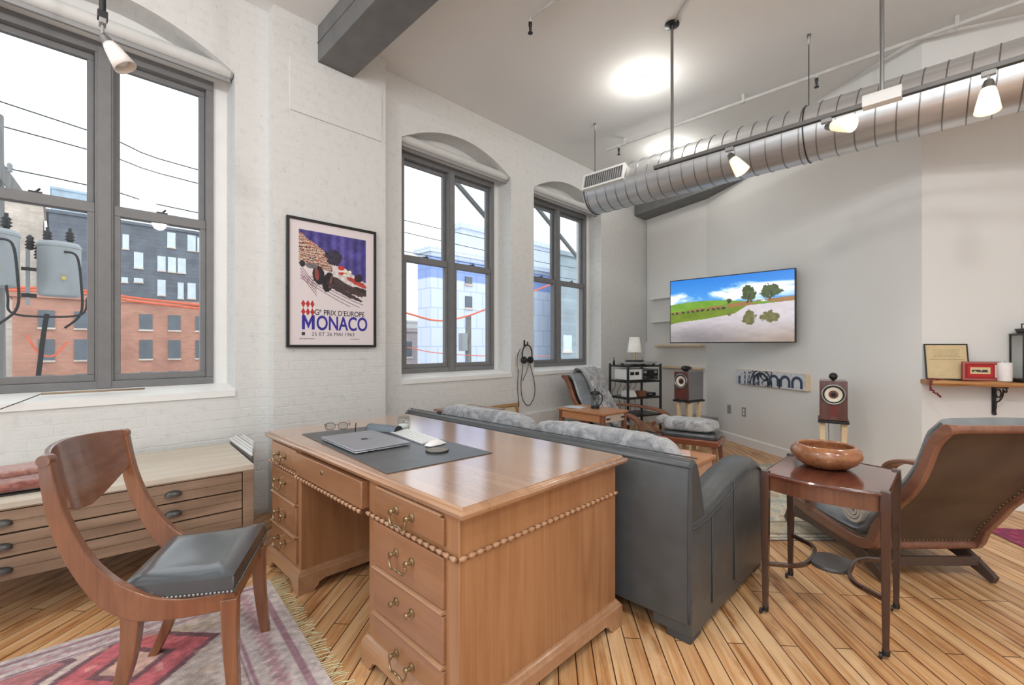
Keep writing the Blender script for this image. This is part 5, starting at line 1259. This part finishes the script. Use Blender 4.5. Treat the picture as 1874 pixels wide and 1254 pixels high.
# ================================================================ POSTER, HEADPHONES, SILL ROD
def poster_pic(u, v):
    c = np.ones((*u.shape, 3))*np.array([226, 216, 218])/255
    n = vnoise(u, v, 10, 14, 11, 5); n2 = vnoise(u, v, 40, 50, 12, 3)
    art = (u > .10) & (u < .90) & (v > .36) & (v < .93)
    skyb = art & (v > .55+.0*u) & ((v > .95-.52*u+.06*(n-.5)) | (u > .55)) & (v > .47+.16*(1-u))
    c = np.where(skyb[..., None], np.stack([.16+.20*n+.10*n2-.05*np.sin(u*60), .15+.16*n+.10*n2-.05*np.sin(u*60), .40+.30*n-.04*np.sin(u*60)], -1), c)
    # hillside of reddish and cream strokes on the left
    hil = art & (v < .93-.50*(u-.08)+.05*(n-.5)) & (v > .66-.10*u) & (u < .48)
    st = np.sin(u*120+n2*14)*np.sin(v*150+n*10)
    c = np.where(hil[..., None], np.where((st > .25)[..., None], np.array([176, 92, 80])/255, np.where((st < -.35)[..., None], np.array([50, 44, 60])/255, np.array([222, 200, 176])/255)), c)
    tr = ((u-.50)/.11)**2+((v-.735)/.065)**2+(n2-.5)*1.6 < .9
    c = np.where(tr[..., None], np.array([56, 50, 66])/255*(.7+.8*n2[..., None]), c)
    # sweeping road lines
    for k in range(9):
        cv = .34+.60*(1-u)**1.3*.55+.018*k*(1+u)-.02; m = (np.abs(v-cv+.06) < .0025+.003*n2) & (u > .12) & (u < .86) & (v < .56) & (v > .33); c = np.where(m[..., None], np.array([150, 130, 140])/255, c)
    for k in range(4):
        cv = .64-.9*(u-.12)-.025*k; m = (np.abs(v-cv) < .004) & (u < .30) & (u > .12) & (v > .40); c = np.where(m[..., None], np.array([120, 60, 80])/255, c)
    # generic open-wheel racing car made of brush patches
    def ell(cx, cy, rx, ry, col, rot=0, ns=.5):
        nonlocal c
        x = (u-cx)*.73; y = v-cy; a, b_ = x*math.cos(rot)+y*math.sin(rot), -x*math.sin(rot)+y*math.cos(rot)
        m = (a/rx)**2+(b_/ry)**2+(n2-.5)*ns < 1; c = np.where(m[..., None], np.array(col)/255*(.8+.4*n2[..., None]), c)
    ell(.66, .50, .19, .045, (74, 58, 58), -.35, .9); ell(.70, .565, .17, .050, (214, 206, 206), -.38, .3); ell(.78, .545, .10, .022, (190, 70, 64), -.38, .4)
    ell(.60, .63, .05, .028, (226, 220, 214), 0); ell(.585, .655, .028, .020, (206, 56, 52), 0, .2); ell(.60, .61, .035, .012, (196, 60, 50), 0)
    ell(.32, .575, .050, .078, (44, 38, 46), .1, .4); ell(.30, .58, .018, .05, (150, 70, 66), .1, .4); ell(.43, .525, .048, .085, (40, 34, 40), -.2, .4); ell(.46, .53, .012, .06, (120, 84, 76), -.2)
    ell(.80, .585, .04, .035, (50, 42, 50), 0); ell(.14, .655, .022, .026, (46, 42, 50)); ell(.24, .645, .05, .022, (120, 112, 118)); ell(.87, .475, .10, .018, (60, 48, 46), -.3)
    ell(.62, .45, .17, .022, (70, 58, 60), -.42, 1.2)
    for (x, y) in ((.69, .63), (.63, .60)): ell(x, y, .018, .012, (250, 240, 210), 0, .2)
    c = np.where((((u < .10) | (u > .90) | (v > .93)))[..., None], np.array([226, 216, 218])/255, c)
    # red and white lozenges
    lz = (u > .125) & (u < .275) & (v > .235) & (v < .36); a = np.abs(((u-.125)/.05) % 1-.5)+np.abs(((v-.235)/.065) % 1-.5)
    c = np.where(lz[..., None], np.where((a < .5)[..., None], np.array([186, 50, 52])/255, np.array([232, 222, 222])/255), c)
    return c, 0*u
PY0, PY1, PZ0, PZ1 = 1.206, 1.936, 1.252, 2.248
t = thing('framed_poster', 'black-framed blue and white motor race poster on the brick pier', 'poster', (.134, (PY0+PY1)/2, (PZ0+PZ1)/2), math.radians(90))
pw, ph = PY1-PY0, PZ1-PZ0
m = MB(); f = .02
for b_ in ((-pw/2, -pw/2+f, -ph/2, ph/2), (pw/2-f, pw/2, -ph/2, ph/2), (-pw/2+f, pw/2-f, -ph/2, -ph/2+f), (-pw/2+f, pw/2-f, ph/2-f, ph/2)): m.box(b_[0], b_[1], -.022, 0, b_[2], b_[3])
m.build('frame', M_BLACK, t, bevel=.002)
MB().box(-pw/2+f, pw/2-f, -.008, 0, -ph/2+f, ph/2-f).build('backing_board', M_TRIMW, t)
iw, ih = pw-2*f, ph-2*f
pr_ = picture('print', iw, ih, 230, 320, poster_pic, M_VCOL, t); pr_.location = (0, -.0095, 0)
M_INKB = plain('blue_ink', (52, 44, 150), .6, var=.25); M_INKK = plain('black_ink', (44, 42, 48), .6)
def pt(body, u, v, size, mat, sx=1, bold=0, sp=1.0): return text('lettering', body, size, mat, pr_, ((u-.5)*iw, -.0006, (v-.5)*ih), sx=sx, bold=bold, space=sp)
pt('G', .268, .247, .062, M_INKK, .95, .0004); pt('d', .325, .270, .036, M_INKK, .95, .0004)
pt('PRIX D\u2019EUROPE', .375, .247, .060, M_INKK, .83, .0005, 1.0)
pt('ONACO', .292, .125, .158, M_INKB, .72, .0030, 1.0)
m = MB(); q0 = Vector(((.135-.5)*iw, -.0014, (.125-.5)*ih)); mh, mw, sw = .112, .096, .022
for poly in (((0, 0), (sw, 0), (sw, mh), (0, mh)), ((mw-sw, 0), (mw, 0), (mw, mh), (mw-sw, mh)), ((sw, mh), (sw, mh-.045), (mw/2, .006), (mw/2, .052)), ((mw/2, .052), (mw/2, .006), (mw-sw, mh-.045), (mw-sw, mh))):
    m.prism([(q0.x+a, q0.z+b_) for a, b_ in poly], q0.y, q0.y+.0006, 'xz')
m.build('lettering', M_INKB, pr_)
pt('25 ET 26 MAI 1963', .24, .075, .040, M_INKK, 1.06, 0, 1.05)
pt('RR 8 MONTE CARLO', .11, .045, .012, M_INKK, 1.0); pt('IMP. MONACO', .70, .045, .012, M_INKK, 1.0)
MB().box(-.012, .012, 0, .0006, -.012, .012).build('printed_stamp', M_INKK, pr_).location = ((.15-.5)*iw, -.0012, (.09-.5)*ih)

hp = onx(955, 627, 0)
t = thing('headphones', 'black over-ear headphones with looped cable hanging on the brick wall between two windows', 'headphones', (.0, 3.975, 1.17))
m = MB(); m.tube(smooth_path([(.05, -.085, -.05), (.05, -.082, .03), (.05, -.05, .085), (.05, 0, .105), (.05, .05, .085), (.05, .082, .03), (.05, .085, -.05)], 6), .008, 8); m.build('headband', M_BLACK, t, smooth=True)
for s_ in (-1, 1):
    MB().lathe([(0, -.02), (.035, -.022), (.043, -.008), (.043, .010), (.034, .02), (0, .024)], (.052, s_*.058, -.075), 20, (0, s_, 0)).build('ear_cup', M_RUBBER, t, smooth=True, auto=50)
    MB().tube(smooth_path([(.05, s_*.085, -.05), (.05, s_*.082, -.08), (.052, s_*.07, -.085)], 4), .005, 6).build('yoke', M_STEEL, t, smooth=True)
MB().tube(smooth_path([(.03, -.06, -.12), (.02, -.055, -.22), (.015, -.07, -.35), (.012, -.055, -.50), (.012, .0, -.60), (.012, .08, -.63), (.012, .16, -.55), (.015, .18, -.42), (.02, .12, -.22), (.03, .065, -.12)], 8), .0042, 8).build('cable', M_BLACK, t, smooth=True)
MB().tube(smooth_path([(.03, .05, -.12), (.02, .02, -.22), (.015, -.045, -.33)], 6), .0035, 6).build('cable_branch', M_BLACK, t, smooth=True)
m = MB(); m.tube(smooth_path([(.03, -.10, .06), (.02, -.13, .0), (.015, -.14, -.12), (.015, -.12, -.2), (.012, -.125, -.4), (.012, -.11, -.56)], 6), .004, 8); m.lathe([(0, -.04), (.006, -.035), (.008, 0), (.004, .04), (0, .05)], (.012, -.108, -.60), 10); m.build('plug_lead', M_BLACK, t, smooth=True)
m = MB(); m.box(0, .06, -.008, .008, .108, .118); m.box(.052, .06, -.008, .008, .108, .15); m.box(0, .006, -.012, .012, .09, .17); tag(m.build('wall_hook', M_BLACK, loc=(0, 3.975, 1.165), bevel=.001), 'small black hook holding the headphones', 'hook')
m = MB(); c0 = Vector((.012, 3.88, 1.10))
for k in range(3): m.tube([c0+Vector((.003*k, (.055+.006*k)*math.cos(a), (.13-.008*k)*math.sin(a))) for a in [2*PI*q/28 for q in range(28)]], .0025, 6, closed=True)
tag(m.build('coiled_cord', M_WHITEP, smooth=True), 'coiled pale cord hanging behind the left side of the headphones', 'cord')
p0, p1 = onx(75, 716, -.04), onx(265, 709, -.04); p0.z = p1.z = .985
t = thing('shade_wand', 'thin wooden rod lying on the sill of the large window, cord tied to its end', 'rod', p0)
MB().tube([(0, 0, 0), p1-p0], .006, 8).build('rod', plain('tan_stick', (150, 130, 104), .6), t, smooth=True)
MB().tube([(0, 0, 0), (.06, -.07, -.03), (.22, -.26, -.105)], .0025, 6).build('cord', M_DSTEEL, t, smooth=True)

# ================================================================ DUCT
DY, DZ, DR = 4.3, 2.985, .218
t = thing('air_duct', 'large round galvanised spiral duct hanging below the ceiling', 'duct', (.78, DY, DZ))
L_ = 5.4
m = MB(); m.lathe([(0, -.04), (DR*.55, -.038), (DR*.86, -.02), (DR*.97, .0), (DR, .03), (DR, L_)], (0, 0, 0), 56, (1, 0, 0)); m.build('duct_pipe', M_DUCT, t, smooth=True, auto=50)
x = .06; k = 0
while x < L_-.3:
    lp = [(x+.02*math.sin(a)*1.0, (DR+.0015)*math.cos(a), (DR+.0015)*math.sin(a)) for a in [2*PI*q/40 for q in range(40)]]
    MB().tube(lp, .0042, 6, closed=True).build('seam', M_STEEL, t, smooth=True); x += .118; k += 1
g0, g1 = ony(1068, 352, 4.055), ony(1138, 338, 4.055)
gx0, gx1 = g0.x-.78-.02, g1.x-.78+.02
gm = Matrix.Translation(((gx0+gx1)/2, -DR*.86, .065)) @ Matrix.Rotation(math.radians(-14), 4, 'X')
gw = (gx1-gx0)/2
m = MB(); m.box(-gw, gw, -.05, -.035, -.09, -.070, gm); m.box(-gw, gw, -.05, -.035, .070, .09, gm); m.box(-gw, -gw+.02, -.05, -.035, -.07, .07, gm); m.box(gw-.02, gw, -.05, -.035, -.07, .07, gm)
m.box(-gw+.004, gw-.004, -.036, .09, -.086, -.08, gm); m.box(-gw+.004, gw-.004, -.036, .06, .08, .086, gm); m.box(-gw+.004, -gw+.010, -.036, .08, -.08, .08, gm); m.box(gw-.01, gw-.004, -.036, .08, -.08, .08, gm)
vg = m.build('air_register', M_WHITEP, t)
MB().box(-gw+.012, gw-.012, -.02, -.014, -.078, .078, gm).build('register_backing', M_BLACK, vg)
sl = MB(); n = 18
for k in range(n):
    x = -gw+.026+(2*gw-.052)*k/(n-1); sl.box(x-.0045, x+.0045, -.048, -.02, -.07, .07, gm)
sl.build('louvre_blades', M_GREYP, vg)
def hanger(x, lab, top=CEIL):
    t = thing('hanger_wire', lab, 'wire', (x, DY, top), 0, 'hanger wires carrying the duct')
    MB().tube([(0, 0, 0), (0, 0, DZ+DR-top+.01)], .0035, 6).build('wire', M_DSTEEL, t)
    MB().lathe([(0, -.09), (.009, -.085), (.009, -.03), (.014, -.02), (.014, 0)], (0, 0, 0), 10).build('anchor', M_STEEL, t, smooth=True)
    z = DZ-top; MB().tube([(0, (DR+.004)*math.sin(a), z+(DR+.004)*math.cos(a)) for a in [2*PI*q/36 for q in range(36)]], .0045, 6, closed=True).build('strap_loop', M_DSTEEL, t, smooth=True)
hanger(.80, 'thin hanger wire above the duct grille near the far end'); hanger(2.87, 'thin hanger wire looping round the duct between the two track rods'); 

# ================================================================ TRACK LIGHTING
TY, TZ = 3.4, 2.705
t = thing('track_light_rail', 'long grey ceiling track hung on two rods in front of the duct', 'track light', (1.98, TY, TZ))
MB().box(0, 4.0, -.018, .018, -.012, .014).build('rail', plain('grey_track', (104, 102, 100), .45), t, bevel=.002)
MB().box(.0, 4.0, -.006, .006, -.0145, -.011).build('contact_slot', M_BLACK, t)
for x in (.15, 1.43):
    MB().cyl((x, 0, .012), (x, 0, CEIL-TZ), .0115, n=14).build('rod', M_STEEL, t, smooth=True, auto=40)
    MB().lathe([(.0, 0), (.055, 0), (.055, -.012), (.02, -.022), (.013, -.04)], (x, 0, CEIL-TZ-.0005), 24).build('canopy', M_DSTEEL, t, smooth=True, auto=40)
MB().loft([[(x, y*w_, z) for x, y in ((1.34, -.034), (1.52, -.034), (1.52, .034), (1.34, .034))] for z, w_ in ((-.02, 1), (.025, 1), (.045, .75), (.055, .5))]).build('power_feed', M_WHITEP, t, bevel=.003)
M_SHON = NT('lit_frosted_shade'); 
N = M_SHON; N.p.inputs['Base Color'].default_value = (.95, .9, .8, 1); N.p.inputs['Emission Color'].default_value = (*lin((255, 222, 170)), 1); N.p.inputs['Emission Strength'].default_value = .62; N.p.inputs['Roughness'].default_value = .5; M_SHON = N.m
M_BULB = emis('glowing_bulb', (255, 240, 205), 6)
M_SHOFF = plain('unlit_frosted_shade', (226, 220, 214), .5)
def head(label, loc, dirv, lit=True, rot=0, stem=.05, group='track light heads'):
    t = thing('spotlight', label, 'spotlight', loc, rot, group)
    d = Vector(dirv).normalized(); j = Vector((0, 0, -stem))
    MB().box(-.028, .028, -.014, .014, -.026, .0).build('adapter', M_GREYP, t, bevel=.003)
    MB().cyl((0, 0, -.02), j, .007, n=10).build('stem', M_GREYP, t, smooth=True, auto=40)
    MB().lathe([(0, -.005), (.017, .0), (.024, .02), (.027, .045), (.030, .05), (.0, .05)], j, 20, d).build('socket_cup', M_STEEL, t, smooth=True, auto=50)
    o = j+d*.045
    sh = MB().lathe([(.028, 0), (.036, .03), (.045, .08), (.052, .122), (.049, .122), (.042, .08), (.033, .03), (.026, 0.004)], o, 28, d, caps=False).build('glass_shade', M_SHON if lit else M_SHOFF, t, smooth=True)
    MB().lathe([(0, .0), (.02, .01), (.034, .06), (.036, .085), (.028, .10), (0, .108)], o, 18, d).build('bulb', M_BULB if lit else M_WHITEP, t, smooth=True)
    if lit:
        l = bpy.data.lights.new('spot_bulb', 'SPOT'); l.energy = TRACK_W*4; l.spot_size = 2.0; l.spot_blend = .8; l.shadow_soft_size = .04; l.color = (1, .9, .76)
        lo = bpy.data.objects.new('spot_bulb', l); COL.objects.link(lo); lo.parent = t; lo.location = o+d*.135
        lo.rotation_euler = d.to_track_quat('-Z', 'Y').to_euler()
head('lit track head nearest the left end of the rail, aimed down to the right', (2.56, TY, TZ-.012), (.5, .05, -.85))
head('lit track head in the middle of the rail, aimed sideways', (3.14, TY, TZ-.012), (.72, -.42, -.28))
head('lit track head nearest the right edge of the photo, aimed straight down', (3.84, TY, TZ-.012), (-.03, -.12, -1))
t = thing('drop_rod', 'short ceiling drop rod above the unlit spotlight at the large window', 'rod', (.655, .16, CEIL))
MB().cyl((0, 0, 0), (0, 0, -.86), .014, n=14).build('rod', M_DSTEEL, t, smooth=True, auto=40); MB().box(-.02, .02, -.02, .02, -.895, -.855).build('end_connector', M_DSTEEL, t, bevel=.002)
head('unlit white spotlight hanging from the top left, in front of the large window', (.655, .16, CEIL-.895), (.17, .52, -.84), lit=False, stem=.075)

def bulb(label, x, y):
    t = thing('ceiling_bulb', label, 'ceiling light', (x, y, CEIL), 0, 'bare bulbs on the ceiling')
    MB().lathe([(0, 0), (.058, 0), (.058, -.014), (.04, -.03), (.026, -.036), (.022, -.06), (0, -.06)], (0, 0, 0), 28).build('lampholder', M_WHITEP, t, smooth=True, auto=40)
    MB().lathe([(.013, -.058), (.016, -.075), (.03, -.105), (.033, -.125), (.026, -.15), (0, -.162)], (0, 0, 0), 22).build('bulb', M_BULB, t, smooth=True)
    l = bpy.data.lights.new('bulb_light', 'POINT'); l.energy = BULB_W; l.shadow_soft_size = .05; l.color = (1, .98, .93)
    lo = bpy.data.objects.new('bulb_light', l); COL.objects.link(lo); lo.parent = t; lo.location = (0, 0, -.20)
bulb('bare lit bulb in a white ceiling holder left of the long track rod', 1.617, 3.90); bulb('lit ceiling bulb hidden just above the duct, only its glow seen', 1.125, 5.486)

# sprinkler pipes on the ceiling
M_PIPE = plain('white_pipe_paint', (206, 205, 202), .5)
def sprinkler(parent, x, y, z, mat=M_DSTEEL):
    m = MB(); m.lathe([(.0, -.085), (.019, -.083), (.019, -.078), (.004, -.076), (.006, -.06), (.010, -.055), (.010, -.035), (.014, -.03), (.014, 0), (0, 0)], (x, y, z), 12); m.tube([(x-.012, y, z-.055), (x-.014, y, z-.07), (x-.004, y, z-.08)], .002, 5); m.tube([(x+.012, y, z-.055), (x+.014, y, z-.07), (x+.004, y, z-.08)], .002, 5)
    return m.build('sprinkler_head', mat, parent, smooth=True, auto=50)
t = thing('sprinkler_pipe', 'long white sprinkler pipe crossing the ceiling behind the duct', 'pipe', (.60, 4.86, 3.735))
MB().tube([(0, 0, 0), (5.2, 0, 0)], .017, 12).build('pipe', M_PIPE, t, smooth=True, auto=40)
for x in (.17, 2.22): MB().tube([(x, 0, 0), (x, 0, -.035)], .013, 10).build('drop', M_PIPE, t); sprinkler(t, x, 0, -.03)
for x in (.25, 1.6, 3.13): MB().box(x-.014, x+.014, -.02, .02, -.02, CEIL-3.735).build('clamp', M_PIPE, t, bevel=.003)
t = thing('sprinkler_pipe', 'short white sprinkler pipe at the top centre of the ceiling, ending in a dark head', 'pipe', (1.44, 2.5, 3.735))
MB().tube([(0, 0, 0), (3.6, 0, 0)], .015, 12).build('pipe', M_PIPE, t, smooth=True, auto=40); MB().tube([(0, 0, .01), (0, 0, -.04)], .014, 10).build('drop', M_PIPE, t); sprinkler(t, 0, 0, -.035); MB().tube([(.29, 0, .0), (.29, 0, CEIL-3.735)], .02, 12).build('clamp', M_DSTEEL, t)
tag(MB().tube([(2.15, 3.39, CEIL-.008), (3.6, 2.13, CEIL-.008)], .008, 8).build('ceiling_conduit', M_PIPE, smooth=True), 'thin painted conduit on the ceiling leading to the track rod canopy', 'conduit')

# ================================================================ RUGS
def rug_pink(u, v):
    n = vnoise(u, v, 14, 10, 21, 4); f = vnoise(u, v, 150, 110, 22, 2)
    c = np.ones((*u.shape, 3))*np.array([214, 200, 194])/255
    c = mixc(c, (n-.5)*3, (206, 168, 164)); c = mixc(c, (vnoise(u, v, 20, 14, 23)-.55)*6, (188, 164, 128))
    # stepped diamonds
    for cx, cy, r, col in ((.15, .76, .12, (212, 96, 108)), (.15, .76, .05, (226, 200, 180)), (.40, .76, .11, (206, 160, 116)), (.40, .76, .05, (206, 110, 122)), (.30, .50, .16, (206, 92, 104)), (.66, .66, .18, (196, 96, 108)), (.88, .40, .16, (190, 150, 108)), (.08, .55, .14, (186, 110, 116)), (.30, .50, .08, (222, 196, 176)), (.66, .66, .09, (214, 170, 120)), (.88, .4, .07, (200, 110, 122))):
        d = np.abs(u-cx)*1.1+np.abs(v-cy)*1.0; d = np.round(d*60)/60
        c = mixc(c, (d < r)*.8, col); c = mixc(c, ((np.abs(d-r) < .009))*.7, (96, 84, 92))
    ck = (np.sin(u*110) > .3) & (np.sin(v*90) > .3); c = mixc(c, ck*.45*(n > .45), (232, 206, 184))
    ed = np.minimum(np.minimum(u*1.45, (1-u)*1.45), np.minimum(v, 1-v))
    c = mixc(c, (ed < .10)*1.0, (208, 196, 194))
    c = mixc(c, ((ed < .085) & (ed > .035) & (np.abs((((u*1.45+v)*38) % 1)-.5)+np.abs((ed-.06)/.03) < .55))*.55, (176, 124, 136))
    for e in (.10, .092, .03, .022): c = mixc(c, (np.abs(ed-e) < .0028)*.6, (140, 92, 112))
    c *= (.80+.35*f)[..., None]
    z = .006+.006*np.maximum(0, np.sin(u*9+v*5)*np.sin(v*8-u*3)) ; z = z*np.clip(ed*12, 0, 1)+.003
    return c, z
def rug(name, label, cat, corners, fn, nx, ny, fringe=None):
    o, a, b_ = [Vector((*p, 0)) for p in corners]; W_ = (a-o).length; H_ = (b_-o).length; ang = math.atan2((a-o).y, (a-o).x)
    t = thing(name, label, cat, (o+a+b_-o)/2 if False else (a+b_)/2, ang)
    picture('weave', W_, H_, nx, ny, fn, M_RUG, t, plane='xy')
    MB().box(-W_/2, W_/2, -H_/2, H_/2, .0005, .0025).build('underside', plain('rug_back', (150, 134, 126), .95) if 'rug_back' not in MATS else MATS['rug_back'], t)
    if fringe:
        m = MB(); rnd = random.Random(4)
        for k in range(int(W_/.014)):
            x = -W_/2+.014*k; m.tube([(x, H_/2-.002, .004), (x+rnd.uniform(-.01, .01), H_/2+.03, .003), (x+rnd.uniform(-.016, .016), H_/2+.05+rnd.uniform(0, .02), .002)], .0022, 4)
        m.build('fringe', plain('cream_fringe', (206, 198, 160), .95), t)
    return t
rug('kilim_rug', 'faded pink and grey patterned rug under the desk chair', 'rug', [(.88, -1.55), (3.35, -1.75), (1.10, .80)], rug_pink, 420, 330, fringe=True)
def rug_beige(u, v):
    n = vnoise(u, v, 12, 10, 31, 4); f = vnoise(u, v, 170, 120, 32, 2); c = np.ones((*u.shape, 3))*np.array([208, 200, 180])/255
    c = mixc(c, (n-.5)*3, (168, 174, 166)); m = np.sin(u*60+4*n)*np.sin(v*46+4*n); c = mixc(c, (m > .45)*.5, (176, 150, 124)); c = mixc(c, (m < -.5)*.5, (150, 164, 168))
    ed = np.minimum(np.minimum(u*1.2, (1-u)*1.2), np.minimum(v, 1-v)); c = mixc(c, ((ed > .05) & (ed < .16))*.5, (196, 186, 160))
    for e in (.05, .16, .02): c = mixc(c, (np.abs(ed-e) < .006)*.7, (130, 122, 110))
    c *= (.86+.25*f)[..., None]; return c, 0*u+.007
pa, pb_, pc_ = camroom(.75, 2.90), camroom(2.92, 2.90), camroom(.75, 4.78)
rug('oriental_rug', 'pale beige and grey-green oriental rug in the seating area', 'rug', [pa, pb_, pc_], rug_beige, 260, 220)
def rug_red(u, v):
    n = vnoise(u, v, 12, 10, 41, 4); f = vnoise(u, v, 120, 100, 42, 2); c = np.ones((*u.shape, 3))*np.array([146, 52, 84])/255
    c = mixc(c, (n-.45)*3, (112, 40, 74)); m = np.sin(u*50+5*n)*np.sin(v*42+5*n); c = mixc(c, (m > .5)*.6, (186, 96, 120)); c = mixc(c, (m < -.6)*.6, (96, 84, 128))
    c *= (.8+.4*f)[..., None]; return c, 0*u+.007
rug('red_rug', 'crimson patterned rug at the right edge, beyond the near lounge chair', 'rug', [(3.84, 4.50), (4.62, 3.34), (4.38, 4.86)], rug_red, 160, 120)
